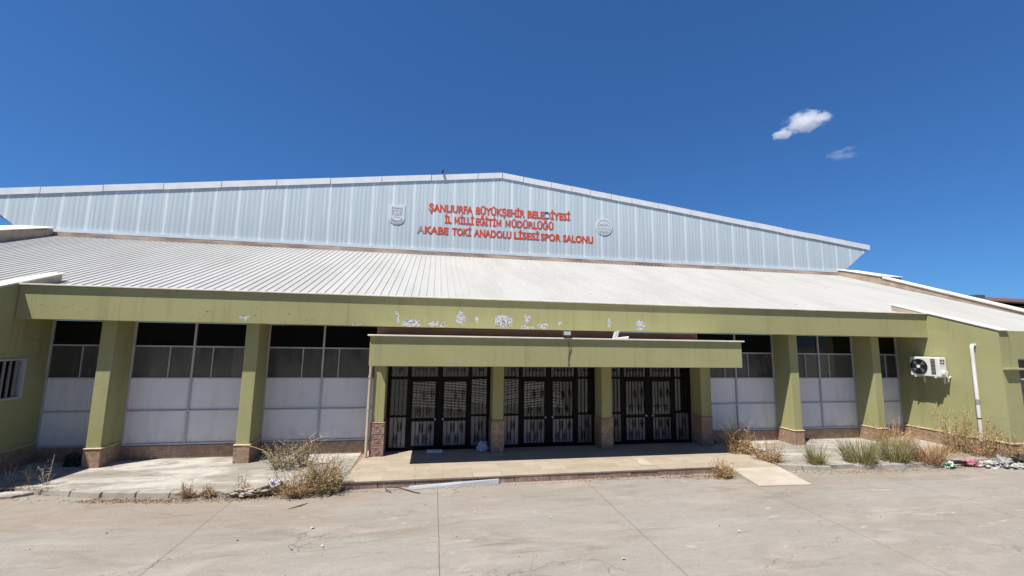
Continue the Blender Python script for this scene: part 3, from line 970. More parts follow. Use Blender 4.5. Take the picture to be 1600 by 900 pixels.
def entrance(x0, kind):
    a, c = x0 + .001, x0 + 3.0 - CW - .001   # clear width between columns
    X = lambda t: a + (c - a) * t
    f = MB()
    y0, y1 = YD, YD + .06
    tr_lo, tr_hi = 1.86, 1.93
    v = [(0, .035), (.185, .222), (.475, .525), (.778, .815), (.965, 1.0)]
    for t0, t1 in v:
        f.box(X(t0), X(t1), y0, y1, 0.052, 2.42)
    for t0, t1 in ((.035, .185), (.222, .475), (.525, .778), (.815, .965)):
        f.box(X(t0), X(t1), y0 + .004, y1, tr_lo, tr_hi)
        f.box(X(t0), X(t1), y0 + .004, y1, 2.30, 2.42)
    for t0, t1 in ((.035, .185), (.815, .965)):
        f.box(X(t0), X(t1), y0 + .004, y1, .88, .93)
        f.box(X(t0), X(t1), y0 + .004, y1, .052, .12)
    door = f.build("entrance_door", m_black, hall, bevel=0.004)
    # two hinged leaves
    for t0, t1 in ((.222, .475), (.525, .778)):
        l = MB()
        xa, xb = X(t0) + .004, X(t1) - .004
        s = .045
        ya, yb = y0 - .012, y1 - .01
        l.box(xa, xa + s, ya, yb, .07, tr_lo - .006)
        l.box(xb - s, xb, ya, yb, .07, tr_lo - .006)
        for za, zb in ((.07, .15), (.775, .845), (tr_lo - .065, tr_lo - .006)):
            l.box(xa + s, xb - s, ya + .003, yb, za, zb)
        l.build("door_leaf", m_black, door)
        hx = xb - .03 if t0 < .4 else xa + .03
        h = MB()
        h.disc((hx, ya - .002, .83), 1, .024, -.012, 14)
        h.tube([(hx, ya - .012, .83), (hx, ya - .05, .83)], .008, 8)
        h.disc((hx, ya - .045, .83), 1, .02, -.02, 14)
        h.build("door_knob", m_alu, door)
    # fields
    up = [(X(.222) + .05, X(.475) - .05, .845, 1.795), (X(.525) + .05, X(.778) - .05, .845, 1.795),
          (X(.035), X(.185), .93, tr_lo), (X(.815), X(.965), .93, tr_lo)]
    low = [(X(.222) + .05, X(.475) - .05, .15, .775), (X(.525) + .05, X(.778) - .05, .15, .775),
           (X(.035), X(.185), .12, .88), (X(.815), X(.965), .12, .88)]
    trn = [(X(.035), X(.185), tr_hi, 2.30), (X(.222), X(.475), tr_hi, 2.30), (X(.525), X(.778), tr_hi, 2.30), (X(.815), X(.965), tr_hi, 2.30)]
    for q in up + trn:
        box(q[0], q[1], YD + .030, YD + .036, q[2], q[3]).build("pane", m_glass, door)
    for q in low:
        box(q[0], q[1], YD + .030, YD + .038, q[2], q[3]).build("panel", m_doorpanel_dark if (kind == 3 and q[0] > X(.5)) or (kind == 2 and q is low[3]) or (kind == 3 and q is low[2]) else m_doorpanel, door)
    # wrought grille just in front of the panes
    g = MB()
    yb = YD + .012
    for q in up + low + trn:
        wq = q[1] - q[0]
        nb = max(3, round(wq / .105))
        for k in range(1, nb):
            xx = q[0] + wq * k / nb
            g.box(xx - .006, xx + .006, yb - .006, yb + .006, q[2], q[3])
    for q in low + up[:2]:
        wq, hq = q[1] - q[0], q[3] - q[2]
        if q in low:
            spots = [(.42, .72), (.82, .72), (.22, .27), (.62, .27)] if wq > .5 else [(.62, .68), (.38, .28)]
        else:
            spots = [(.30, .20), (.70, .20), (.5, .62), (.86, .66)]
        for u, w_ in spots:
            ornament(g, q[0] + wq * u, q[2] + hq * w_, yb - .004)
    for q in trn:
        wq = q[1] - q[0]
        for u in ((.25, .5, .75) if wq > .5 else (.5,)):
            xx, zz = q[0] + wq * u, (q[2] + q[3]) / 2
            g.disc((xx, yb - .012, zz), 1, .042, .008, 12, .030)
            g.disc((xx + .06, yb - .012, zz), 1, .030, .008, 10, .020)
    g.build("grille", m_black, door)
    # slatted blinds hanging inside some of the panes
    if kind in (1, 2):
        fields = up[:2] + up[3:] if kind == 1 else up[:1] + up[2:3] + up[1:2]
        bl = MB()
        rb = random.Random(kind)
        for q in fields:
            z = q[3] - .02
            skew = rb.uniform(-.03, .03)
            x1 = q[1] if not (kind == 2 and q is up[1]) else q[0] + (q[1] - q[0]) * .55
            while z > q[2] + .22:
                d1, d2 = rb.uniform(-.006, .006), rb.uniform(-.006, .006)
                hh = rb.choice((.014, .02, .028))
                bl.hexa([(q[0], YD + .10, z + d1 - skew), (x1, YD + .10, z + d2 + skew), (x1, YD + .135, z + d2 + skew + .004), (q[0], YD + .135, z + d1 - skew + .004)],
                        [(q[0], YD + .10, z + d1 + hh - skew), (x1, YD + .10, z + d2 + hh + skew), (x1, YD + .135, z + d2 + hh + skew), (q[0], YD + .135, z + d1 + hh - skew)])
                z -= rb.uniform(.055, .085)
        bl.build("blind", m_slat, door)
    else:
        bl = MB()
        for q in up[:2]:
            bl.box(q[0], q[1], YD + .12, YD + .15, q[2], q[2] + .21)
            for k in range(3):
                xx = q[0] + .12 + k * .2
                bl.box(xx, xx + .03, YD + .13, YD + .16, q[2] + .25, q[3] - .05)
        bl.build("inner_screen", m_doorpanel, door)
    box(a, c, YD - .03, YD + .09, 0.046, 0.068).build("threshold", m_black, door)
    return door


for i, k in ((2, 1), (3, 2), (4, 3)):
    entrance(3.0 * i + CW, k)
# lobby behind the doors
b = MB()
b.box(5.9, 15.4, 3.6, 3.7, 0, 3.1)
b.box(5.88, 5.98, .70, 3.6, 0, 3.1)
b.box(15.34, 15.44, .70, 3.6, 0, 3.1)
b.box(5.98, 15.34, .64, 3.6, 2.56, 2.66)
b.build("lobby_wall", m_int, hall)

# terrace and ramp ----------------------------------------------------------
TZ = 0.05
b = MB()
poly = [(5.70, -1.86), (14.35, -1.86), (14.35, -2.02), (15.62, -2.02), (15.62, 0.0), (15.28, 0.62), (5.86, 0.62), (5.86, 0.0)]
n = len(poly)
b.add([(x, y, TZ) for x, y in poly] + [(x, y, TZ - .03) for x, y in poly],
      [tuple(range(n))] + [(i, (i + 1) % n, (i + 1) % n + n, i + n) for i in range(n)])
structure(b.build("terrace", m_terrace))
b = MB()
rr = random.Random(5)
x = 5.72
while x < 14.3:
    L = rr.uniform(.55, .8)
    x2 = min(x + L, 14.34)
    b.box(x, x2 - .008, -1.848 + rr.uniform(-.006, .006), -1.6, GZ - .03, TZ - .032)
    x = x2
b.box(5.74, 5.9, -1.6, 0.4, GZ - .03, TZ - .032)
b.box(15.3, 15.58, -1.9, 0.4, GZ - .03, TZ - .032)
structure(b.build("terrace_step", m_riser, bevel=0.006))
b = MB()
b.hexa([(14.36, -2.84, GZ - .02), (15.60, -2.90, GZ - .02), (15.60, -2.022, GZ - .02), (14.36, -2.022, GZ - .02)],
       [(14.36, -2.84, GZ + .035), (15.60, -2.90, GZ + .03), (15.60, -2.022, TZ + .002), (14.36, -2.022, TZ + .002)])
tag(b.build("ramp", m_ramp, origin=(14.98, -2.45, GZ), bevel=0.006), "short cream marble ramp slab sloping off the right end of the terrace", "ramp")

# ------------------------------------------------------------------ sign lettering
FONT_SZ = 1.0


def text_mesh(body, bold):
    cu = bpy.data.curves.new("t", 'FONT')
    cu.body = body
    cu.size = 1.0
    cu.offset = bold
    cu.resolution_u = 4
    ob = bpy.data.objects.new("t", cu)
    scene.collection.objects.link(ob)
    dg = bpy.context.evaluated_depsgraph_get()
    me = bpy.data.meshes.new_from_object(ob.evaluated_get(dg))
    bpy.data.objects.remove(ob)
    bpy.data.curves.remove(cu)
    return me


_w = {}


def ink(body):
    """(xmin, xmax) of the drawn text"""
    if body not in _w:
        me = text_mesh(body, 0.0)
        xs_ = [v.co.x for v in me.vertices]
        _w[body] = (min(xs_), max(xs_))
        bpy.data.meshes.remove(me)
    return _w[body]


me = text_mesh("H", 0.0)
CAPH = max(v.co.y for v in me.vertices)
bpy.data.meshes.remove(me)


def word(parent, body, x0, x1, z0, cap, special=None):
    """letters of one word as parts, fitted between x0 and x1 on the gable"""
    sz = cap / CAPH
    lo, hi = ink(body)
    kx = (x1 - x0) / (hi - lo)
    org = Vector(parent.location)
    for i, ch in enumerate(body):
        right = ink(body[:i + 1])[1]
        il, ir = ink(ch)
        shift = right - ir                    # pen position of this glyph
        if ch == "M":
            w_ = ir - il
            v2 = [Vector((il + a * w_, b_ * CAPH)) for a, b_ in ((-.01, -.02), (.20, -.02), (.20, .66), (.43, .10), (.57, .10), (.80, .66), (.80, -.02), (1.01, -.02),
                                                            (1.01, 1.02), (.76, 1.02), (.5, .40), (.24, 1.02), (-.01, 1.02))]
            f2 = [list(range(len(v2)))]
        else:
            tm = text_mesh(ch, 0.036)
            v2 = [Vector((v.co.x, v.co.y)) for v in tm.vertices]
            f2 = [list(p.vertices) for p in tm.polygons]
            bpy.data.meshes.remove(tm)
        vo, eo, fo, ov, oe, of_ = delaunay_2d_cdt(v2, [], f2, 0, 1e-5)
        bm = bmesh.new()
        bv = [bm.verts.new((v.x, v.y, 0.0)) for v in vo]
        tris = [[v2[f[0]], v2[f[k]], v2[f[k + 1]]] for f in f2 for k in range(1, len(f) - 1)]
        if ch == "M":
            tris = [[v2[a], v2[b_], v2[c]] for a, b_, c in tessellate_polygon([[Vector((q.x, q.y, 0)) for q in v2]])]
        for f in fo:
            cen = sum((vo[k] for k in f), Vector((0, 0))) / len(f)
            if any(intersect_point_tri_2d(cen, *t) for t in tris):
                bm.faces.new([bv[k] for k in f])
        for v in [v for v in bm.verts if not v.link_faces]:
            bm.verts.remove(v)
        geo = bmesh.ops.extrude_face_region(bm, geom=bm.faces[:])
        for v in [e for e in geo['geom'] if isinstance(e, bmesh.types.BMVert)]:
            v.co.z += 1.0
        me = bpy.data.meshes.new("letter")
        for v in bm.verts:
            X = x0 + (v.co.x + shift - lo) * kx
            Z = z0 + v.co.y * sz
            Y = YG - .006 - (.010 if v.co.z > .5 else 0.0)
            v.co = Vector((X, Y, Z)) - org
        bmesh.ops.recalc_face_normals(bm, faces=bm.faces)
        bm.to_mesh(me)
        bm.free()
        me.name = "letter"
        for p in me.polygons:
            p.use_smooth = False
        me.materials.clear()
        mt = m_red
        if special and i in special:
            mt = special[i]
        me.materials.append(mt)
        o = bpy.data.objects.new("letter", me)
        scene.collection.objects.link(o)
        o.parent = parent
        if mt is m_faded:
            o["label"] = "faded pinkish grey letter A"
        elif mt is m_dark_letter:
            o["label"] = "letter D that has lost its red face"
            # the bits of pale backing left inside the broken letter
            s = box(X0_(me, org)[0] + .03, X0_(me, org)[1] - .05, YG - .021, YG - .0165, z0 + .06, z0 + .2)
            s.build("letter_backing", m_plaque, o, origin=org)


def X0_(me, org):
    xs_ = [v.co.x + org.x for v in me.vertices]
    return min(xs_), max(xs_)


l1 = thing("sign_lettering", (10.69, YG - .03, 9.37), "top row of red raised letters on the gable, ending BELEDİYESİ", "sign")
word(l1, "ŞANLIURFA", 6.96, 9.16, 9.385, .36)
word(l1, "BÜYÜKŞEHİR", 9.35, 11.90, 9.385, .36)
word(l1, "BELEDİYESİ", 12.08, 14.40, 9.385, .36, {4: m_dark_letter})
l2 = thing("sign_lettering", (10.69, YG - .03, 8.8), "shortest middle row of red raised letters, ending MÜDÜRLÜĞÜ", "sign")
word(l2, "İL", 7.77, 8.09, 8.81, .35)
word(l2, "MİLLİ", 8.25, 9.23, 8.81, .35)
word(l2, "EĞİTİM", 9.36, 10.66, 8.81, .35)
word(l2, "MÜDÜRLÜĞÜ", 10.89, 13.47, 8.81, .35)
l3 = thing("sign_lettering", (10.69, YG - .03, 8.2), "longest bottom row of red raised letters, starting with a faded A", "sign")
word(l3, "AKABE", 6.43, 7.95, 8.21, .35, {0: m_faded})
word(l3, "TOKİ", 8.16, 9.10, 8.21, .35)
word(l3, "ANADOLU", 9.28, 11.20, 8.21, .35)
word(l3, "LİSESİ", 11.37, 12.69, 8.21, .35)
word(l3, "SPOR", 12.81, 13.86, 8.21, .35)
word(l3, "SALONU", 14.02, 15.69, 8.21, .35)

# shield emblem -------------------------------------------------------------
em = thing("emblem", (5.40, YG - .03, 9.05), "pale shield shaped emblem with grey line drawing left of the red letters", "emblem")
sh = [(5.02, 9.55), (5.78, 9.55), (5.78, 8.86)]
for k in range(1, 9):
    t = k / 9
    sh.append((5.40 + .38 * math.cos(math.pi * t), 8.86 - .29 * math.sin(math.pi * t)))
sh.append((5.02, 8.86))
MB().prism(sh, 1, YG - .028, YG - .006).build("plaque", m_plaque, em)
b = MB()
yl0, yl1 = YG - .034, YG - .0285
b.box(5.22, 5.58, yl0, yl1, 9.40, 9.425)          # wall crest
for xx in (5.15, 5.62):
    b.box(xx, xx + .03, yl0, yl1, 9.02, 9.42)
    b.box(xx - .015, xx + .045, yl0, yl1, 9.42, 9.45)
for k in range(5):
    b.box(5.225 + k * .075, 5.265 + k * .075, yl0, yl1, 9.365, 9.39)


def ell_ring(m, cx, cz, rx, rz, w, a0=0.0, a1=2 * math.pi, n=28, y0=yl0, y1=yl1, dash=False):
    for k in range(n):
        if dash and k % 2:
            continue
        t0, t1 = a0 + (a1 - a0) * k / n, a0 + (a1 - a0) * (k + 1) / n
        q = [(cx + rx * math.cos(t0), cz + rz * math.sin(t0)), (cx + rx * math.cos(t1), cz + rz * math.sin(t1)),
             (cx + (rx - w) * math.cos(t1), cz + (rz - w) * math.sin(t1)), (cx + (rx - w) * math.cos(t0), cz + (rz - w) * math.sin(t0))]
        m.prism(q, 1, y0, y1)


ell_ring(b, 5.40, 8.95, .36, .33, .022, math.pi * 1.12, math.pi * 1.88)
ell_ring(b, 5.40, 8.98, .33, .30, .05, math.pi * 1.16, math.pi * 1.84, 26, yl0 + .001, yl1, True)
ell_ring(b, 5.40, 8.99, .28, .25, .015, math.pi * 1.10, math.pi * 1.90)
b.build("emblem_drawing", m_ink, em)
b = MB()
ell_ring(b, 5.40, 9.17, .20, .16, .02)
ell_ring(b, 5.40, 9.17, .14, .11, .015)
b.prism([(5.40 + .06 * math.cos(k * math.pi / 6), 9.17 + .05 * math.sin(k * math.pi / 6)) for k in range(12)], 1, yl0, yl1)
for xx in (5.22, 5.56):
    b.box(xx, xx + .02, yl0, yl1, 9.03, 9.34)
b.box(5.21, 5.59, yl0, yl1, 8.93, 8.945)
b.build("emblem_drawing", m_ink2, em)

# round emblem ---------------------------------------------------------------
em = thing("emblem", (16.34, YG - .03, 9.15), "round pale emblem with grey rings right of the red letters", "emblem")
MB().disc((16.34, YG - .006, 9.15), 1, .47, -.022, 48).build("plaque", m_plaque, em)
b = MB()
ell_ring(b, 16.34, 9.15, .40, .40, .03, n=48)
ell_ring(b, 16.34, 9.15, .36, .36, .02, n=40, dash=True)
b.box(16.02, 16.66, yl0, yl1, 9.02, 9.04)
b.box(16.02, 16.66, yl0, yl1, 9.22, 9.24)
for k in range(7):
    b.box(16.07 + k * .08, 16.10 + k * .08, yl0, yl1, 9.06 + .015 * (k % 3), 9.19)
for s in (-1, 1):                                  # open book
    b.prism([(16.34, 8.93), (16.34 + s * .22, 8.97), (16.34 + s * .22, 8.86), (16.34, 8.82)], 1, yl0, yl1)
b.prism([(16.31, 9.27), (16.37, 9.27), (16.385, 9.34), (16.34, 9.45), (16.295, 9.34)], 1, yl0, yl1)   # flame
for s in (-1, 1):
    b.prism([(16.34 + s * .07, 9.27), (16.34 + s * .24, 9.27), (16.34 + s * .20, 9.30), (16.34 + s * .08, 9.33)], 1, yl0, yl1)
b.build("emblem_drawing", m_ink2, em)

# ------------------------------------------------------------------ fixtures
# air conditioner on the right wing wall
ax0, ax1 = 22.42, 22.70
ay0, ay1, az0, az1 = -0.80, 0.0, 2.03, 2.61
ac = thing("air_conditioner", (WR, -.4, az0), "white outdoor air conditioner unit hanging on the green right wing wall", "air conditioner")
box(ax0, ax1, ay0, ay1, az0, az1).build("casing", m_acwhite, ac, bevel=0.02, bev_seg=3)
fy, fz_ = -0.26, 2.315
MB().disc((ax0 - .004, fy, fz_), 0, .235, -.012, 40).build("fan_housing", m_dark, ac)
b = MB()
for rr_ in (.235, .205, .175, .145, .115, .085):
    b.disc((ax0 - .019, fy, fz_), 0, rr_, -.006, 36, rr_ - .005)
for k in range(24):
    t = k * math.pi / 12
    b.tube([(ax0 - .022, fy + .06 * math.cos(t), fz_ + .06 * math.sin(t)), (ax0 - .022, fy + .23 * math.cos(t), fz_ + .23 * math.sin(t))], .0025, 4)
b.build("fan_grille", m_dark, ac)
MB().disc((ax0 - .026, fy, fz_), 0, .048, -.01, 20).build("fan_hub", m_white, ac)
b = MB()
for k in range(4):
    t = k * math.pi / 2 + .4
    q = []
    for a, r_ in ((0, .06), (.25, .20), (.75, .20), (.6, .06)):
        q.append((ax0 - .0175, fy + r_ * math.cos(t + a), fz_ + r_ * math.sin(t + a)))
    b.add(q, [(0, 1, 2, 3)])
b.build("fan_blade", m_slate, ac)
b = MB()
b.box(ax0 - .006, ax0 - .001, -.70, -.585, az0 + .07, az1 - .05)
b.build("side_grille", m_dark, ac)
b = MB()
for k in range(11):
    zz = az0 + .10 + k * .042
    b.box(ax0 - .010, ax0 - .0065, -.69, -.595, zz, zz + .012)
b.build("grille_slats", m_slate, ac)
b = MB()
for k in range(2):
    for j in range(2):
        b.box(ax0 + .05 + k * .09, ax0 + .11 + k * .09, ay0 - .004, ay0 + .001, az1 - .12 - j * .08, az1 - .07 - j * .08)
b.build("side_vents", m_dark, ac)
box(ax0 + .06, ax0 + .22, ay0 - .07, ay0 - .002, az0 + .07, az0 + .17).build("valve_cover", m_acwhite, ac, bevel=0.012, bev_seg=2)
MB().tube([(ax0 + .14, ay0 - .04, az0 + .10), (ax0 + .14, ay0 - .09, az0 - .01), (ax0 + .22, ay0 - .05, az0 - .05), (WR, ay0 - .03, az0 + .02)], .016, 8).build("refrigerant_pipe", m_white, ac, smooth=True)
for yy in (-.68, -.14):
    b = MB()
    b.box(ax0 - .02, WR, yy - .02, yy + .02, az0 - .035, az0 - .003)
    b.box(WR - .03, WR - .001, yy - .02, yy + .02, az0 - .22, az0 - .036)
    b.build("bracket", m_white, ac)
for yy in (-.68, -.14):
    for xx in (ax0 + .05, ax1 - .05):
        box(xx - .02, xx + .02, yy - .018, yy + .018, az0 - .003, az0 + .004).build("rubber_foot", m_dark, ac)

# white downpipe on the wing wall
dp = thing("drainpipe", (22.69, -1.48, 0), "thick white plastic downpipe with a dark joint band on the right wing wall", "drainpipe")
MB().tube([(22.66, -1.48, 1.46), (22.66, -1.49, 2.90), (22.665, -1.49, 2.95), (22.69, -1.49, 2.985), (22.74, -1.49, 2.995), (22.768, -1.49, 2.995)], .045, 16).build("upper_pipe", m_pvc, dp, smooth=True)
MB().tube([(22.66, -1.47, 0.30), (22.66, -1.48, 1.34)], .043, 16).build("lower_pipe", m_pvc, dp, smooth=True)
MB().tube([(22.66, -1.48, 1.33), (22.66, -1.48, 1.47)], .049, 16).build("joint_band", simple("grimy_joint", (.20, .19, .17), (.34, .32, .29), 9, .7), dp, smooth=False)
MB().tube([(22.66, -1.475, 0.93), (22.66, -1.475, 0.96)], .049, 16).build("clamp", m_dark, dp)
MB().disc((22.69, -1.49, 2.99), 0, .06, .02, 16, .045).build("elbow_collar", m_slate, dp)
# thin cream pipe by the first entrance column
dp = thing("drainpipe", (5.93, -.05, 0), "thin cream drainpipe beside the carved left entrance column", "drainpipe")
MB().tube([(5.92, -.06, 0.06), (5.92, -.06, 1.2), (5.93, -.06, 2.30)], .036, 12).build("pipe", m_beigepipe, dp, smooth=True)
for zz in (1.18, 1.95):
    MB().tube([(5.92, -.06, zz), (5.92, -.06, zz + .05)], .043, 12).build("clamp", m_beigepipe, dp)

# floodlight on the canopy with its hanging cable
fl = thing("floodlight", (10.54, -1.42, 3.0), "small black floodlight standing on the canopy edge with a hanging cable", "floodlight")
b = MB()
b.prism([(-1.50, 3.045), (-1.49, 3.165), (-1.43, 3.175), (-1.42, 3.04)], 0, 10.435, 10.645)
b.build("housing", m_dark, fl, bevel=0.006)
b = MB()
b.add([(10.455, -1.5055, 3.062), (10.625, -1.5055, 3.062), (10.625, -1.4965, 3.150), (10.455, -1.4965, 3.150)], [(0, 1, 2, 3)])
b.build("lamp_glass", m_lampglass, fl)
b = MB()
b.box(10.46, 10.475, -1.47, -1.45, 3.0, 3.09)
b.box(10.605, 10.62, -1.47, -1.45, 3.0, 3.09)
b.box(10.46, 10.62, -1.475, -1.44, 3.0, 3.012)
b.build("bracket", m_dark, fl)
MB().tube([(10.58, -1.46, 3.05), (10.56, -1.50, 3.0), (10.56, -1.50, 2.92), (10.60, -1.455, 2.80), (10.60, -1.44, 2.65), (10.585, -1.435, 2.5), (10.60, -1.435, 2.42), (10.575, -1.435, 2.38)], .010, 6).build("cable", m_cable, fl)

# broken white sheet lying on the canopy
bp = thing("broken_panel", (11.9, -1.35, 3.0), "broken white sheet, one piece propped upright on the canopy edge", "panel scrap")
b = MB()
b.add([(11.72, -1.40, 3.002), (11.86, -1.36, 3.002), (11.93, -1.34, 3.20), (11.78, -1.37, 3.165)], [(0, 1, 2, 3)])
o = b.build("upright_piece", m_white, bp)
so = o.modifiers.new("s", 'SOLIDIFY'); so.thickness = 0.012
b = MB()
b.add([(11.86, -1.44, 3.004), (12.10, -1.46, 3.006), (12.16, -1.38, 3.05), (12.02, -1.25, 3.03), (11.88, -1.25, 3.01)], [(0, 1, 2, 3, 4)])
o = b.build("flat_piece", m_white, bp)
so = o.modifiers.new("s", 'SOLIDIFY'); so.thickness = 0.012

# ceiling lamps under the canopy edge
lab = ["broken white lamp fitting under the canopy over the left entrance",
       "splayed white lamp fitting under the canopy over the middle entrance",
       "wide flat white lamp fitting under the canopy over the right entrance"]
for k, (xx, lb) in enumerate(zip((7.73, 10.40, 13.25), lab)):
    la = thing("ceiling_lamp", (xx, -1.15, 2.42), lb, "lamp", "lamp fittings under the canopy")
    MB().disc((xx, -1.15, 2.385), 2, .07, .034, 20).build("base", m_white, la)
    b = MB()
    n = 5 if k else 2
    for j in range(n):
        t = 2 * math.pi * j / n + .3
        L = (.10, .17, .22)[k]
        q = [(xx + .03 * math.cos(t - .8), -1.15 + .03 * math.sin(t - .8), 2.38), (xx + L * math.cos(t), -1.15 + L * math.sin(t), 2.35 + .015 * (j % 2)), (xx + .03 * math.cos(t + .8), -1.15 + .03 * math.sin(t + .8), 2.38)]
        b.add(q + [tuple(Vector(p) + Vector((0, 0, -.012))) for p in q], [(0, 1, 2), (5, 4, 3), (0, 3, 4, 1), (1, 4, 5, 2), (2, 5, 3, 0)])
    b.build("shade", m_white, la)
    MB().tube([(xx, -1.15, 2.384), (xx, -1.15, 2.33), (xx, -1.15, 2.30)], [.028, .03, .012], 10).build("bulb", m_white, la, smooth=True)

# bird on the rake trim
bz = gtop(7.58) + .315
bd = MB()
bd.tube([(7.53, YG - .13, bz + .02), (7.56, YG - .13, bz + .06), (7.585, YG - .13, bz + .12), (7.585, YG - .13, bz + .17), (7.58, YG - .13, bz + .21), (7.555, YG - .13, bz + .215)],
        [.018, .045, .055, .035, .032, .006], 10)
for s in (-1, 1):
    bd.tube([(7.58, YG - .13 + s * .015, bz + .08), (7.585, YG - .13 + s * .015, bz)], .006, 5)
tag(bd.build("bird", m_bird, origin=(7.58, YG - .13, bz), smooth=True), "tiny dark bird perched on the gable trim left of the peak", "bird")

# ------------------------------------------------------------------ plants


def blade(m, p0, p1, bend, w0, w1=0.002, n=4):
    p0, p1 = Vector(p0), Vector(p1)
    d = p1 - p0
    side = d.cross(Vector((random.uniform(-1, 1), random.uniform(-1, 1), .2)))
    side = side.normalized() if side.length > 1e-6 else Vector((1, 0, 0))
    vs = []
    for k in range(n + 1):
        t = k / n
        c = p0 + d * t + Vector(bend) * (t * t)
        w = w0 + (w1 - w0) * t
        vs += [c - side * w / 2, c + side * w / 2]
    m.add(vs, [(2 * k, 2 * k + 1, 2 * k + 3, 2 * k + 2) for k in range(n)])
    return [vs[2 * k] + (vs[2 * k + 1] - vs[2 * k]) / 2 for k in range(n + 1)]


def leaf(m, c, s, rnd_):
    u = Vector((rnd_.gauss(0, 1), rnd_.gauss(0, 1), rnd_.gauss(0, .8))).normalized()
    v = u.orthogonal().normalized()
    v.rotate(Matrix.Rotation(rnd_.uniform(0, 6.28), 3, u))
    c = Vector(c)
    m.add([c, c + u * s * .5 + v * s * .22, c + u * s, c + u * s * .5 - v * s * .22], [(0, 1, 2, 3)])


def weed(name, x, y, z, label, cat, n, h, spread, stem_mat, leaf_mat, leaves, lsize=.03, lean=(0, 0), grassy=False, group=None, base_r=.08,
         wisps=0, wisp_h=0, dry_base=None):
    rd = random.Random(int(x * 97 + y * 31) + n)
    random.seed(rd.random())
    root = thing(name, (x, y, z), label, cat, group)
    st, lf, db = MB(), MB(), MB()
    for k in range(n):
        a = rd.uniform(0, 2 * math.pi)
        r0 = base_r * math.sqrt(rd.random())
        p0 = (x + r0 * math.cos(a), y + r0 * math.sin(a) * .8, z - .01)
        a2 = a + rd.uniform(-.7, .7)
        hh = h * rd.uniform(.35, 1.0)
        rr_ = spread * rd.uniform(.15, 1.0) * (1 - .35 * hh / h)
        p1 = (p0[0] + rr_ * math.cos(a2) + lean[0] * hh, p0[1] + rr_ * math.sin(a2) * .8 + lean[1] * hh, z + hh)
        bend = (rd.uniform(-.4, .4) * spread * .5, rd.uniform(-.3, .3) * spread * .5, -hh * rd.uniform(0, .3 if grassy else .12))
        mids = blade(st, p0, p1, bend, .013 if grassy else .012, .003 if grassy else .006, 4)
        if not grassy:
            for q in range(2):                      # side twigs
                t = rd.uniform(.3, .85)
                i = min(int(t * 4), 3)
                c = mids[i].lerp(mids[i + 1], t * 4 - i)
                tip = c + Vector((rd.uniform(-.5, .5), rd.uniform(-.4, .4), rd.uniform(.1, .6))) * h * .35
                tw = blade(st, c, tip, (0, 0, -.02), .009, .004, 2)
                for _ in range(int(leaves * .5)):
                    cc = tw[0].lerp(tw[-1], rd.random()) + Vector((rd.gauss(0, .012), rd.gauss(0, .012), rd.gauss(0, .012)))
                    leaf(lf, cc, lsize * rd.uniform(.5, 1.3), rd)
        for _ in range(leaves):
            t = rd.uniform(.1, 1.0)
            i = min(int(t * 4), 3)
            c = mids[i].lerp(mids[i + 1], t * 4 - i) + Vector((rd.gauss(0, .015), rd.gauss(0, .015), rd.gauss(0, .015)))
            leaf(lf, c, lsize * rd.uniform(.5, 1.3), rd)
    for k in range(wisps):
        a = rd.uniform(0, 2 * math.pi)
        hh = wisp_h * rd.uniform(.6, 1)
        p1 = (x + rd.uniform(-1, 1) * spread * 1.3, y + rd.uniform(-.5, .5) * spread, z + hh)
        mids = blade(db, (x + rd.uniform(-.08, .08), y + rd.uniform(-.08, .08), z), p1, (rd.uniform(-.5, .5) * hh, 0, -.45 * hh), .016, .007, 7)
        for q in range(4):
            i = rd.randint(2, 6)
            blade(db, mids[i], mids[i] + Vector((rd.uniform(-.2, .2), rd.uniform(-.1, .1), rd.uniform(-.05, .18))), (0, 0, -.02), .010, .005, 3)
    if dry_base:
        for _ in range(dry_base):
            a, r_ = rd.uniform(0, 2 * math.pi), spread * .7 * math.sqrt(rd.random())
            c = (x + r_ * math.cos(a), y + r_ * math.sin(a) * .6, z + abs(rd.gauss(0, h * .16)))
            blade(db, c, Vector(c) + Vector((rd.uniform(-.13, .13), rd.uniform(-.1, .1), rd.uniform(-.02, .10))), (0, 0, 0), .010, .003, 2)
            leaf(db, c, lsize * rd.uniform(.6, 1.4), rd)
    st.build("blades" if grassy else "stems", stem_mat, root)
    if lf.f:
        lf.build("leaves", leaf_mat, root)
    if db.f:
        db.build("dry_stalks", m_straw if wisps else m_brownweed, root)
    return root


GW = "weeds along the front of the hall"
weed("dry_weed", 4.25, -0.58, 0, "dusty olive bushy weed behind the larger one, on the left pavement", "weed", 70, .62, .56, m_greystem, m_oliveleaf, 10, .040, wisps=8, wisp_h=1.25, base_r=.20, group=GW)
weed("dry_weed", 4.66, -0.42, 0, "thin olive weed with bare upright straw stalks before the grey panels", "weed", 34, .70, .36, m_greystem, m_oliveleaf, 7, .036, wisps=7, wisp_h=1.5, base_r=.14, group=GW)
weed("dry_weed", 5.40, -1.98, -.06, "large dusty weed with a brown dried foot at the left end of the terrace step", "weed", 110, .74, .50, m_brownweed, m_oliveleaf, 10, .040, wisps=9, wisp_h=1.3, base_r=.20, dry_base=800, group=GW)
weed("dry_weed", 4.98, -2.04, -.08, "low brown dried weed spreading left of the large dusty one", "weed", 70, .50, .46, m_brownweed, m_oliveleaf, 6, .034, base_r=.22, dry_base=520, group=GW)
for k, (xx, yy, hh, lb) in enumerate(((-0.50, -1.02, .42, "bare grey branching sprig at the far left corner of the pavement"),
                                     (-0.14, -1.05, .50, "forked grey sprig second from the left on the shaded kerb"),
                                     (0.16, -1.12, .58, "tall bare grey sprig on the kerb before the shaded black bag"))):
    weed("dry_sprig", xx, yy, 0, lb, "weed", 7, hh, .20, m_greystem, m_greystem, 5, .03, base_r=.03, group=GW)
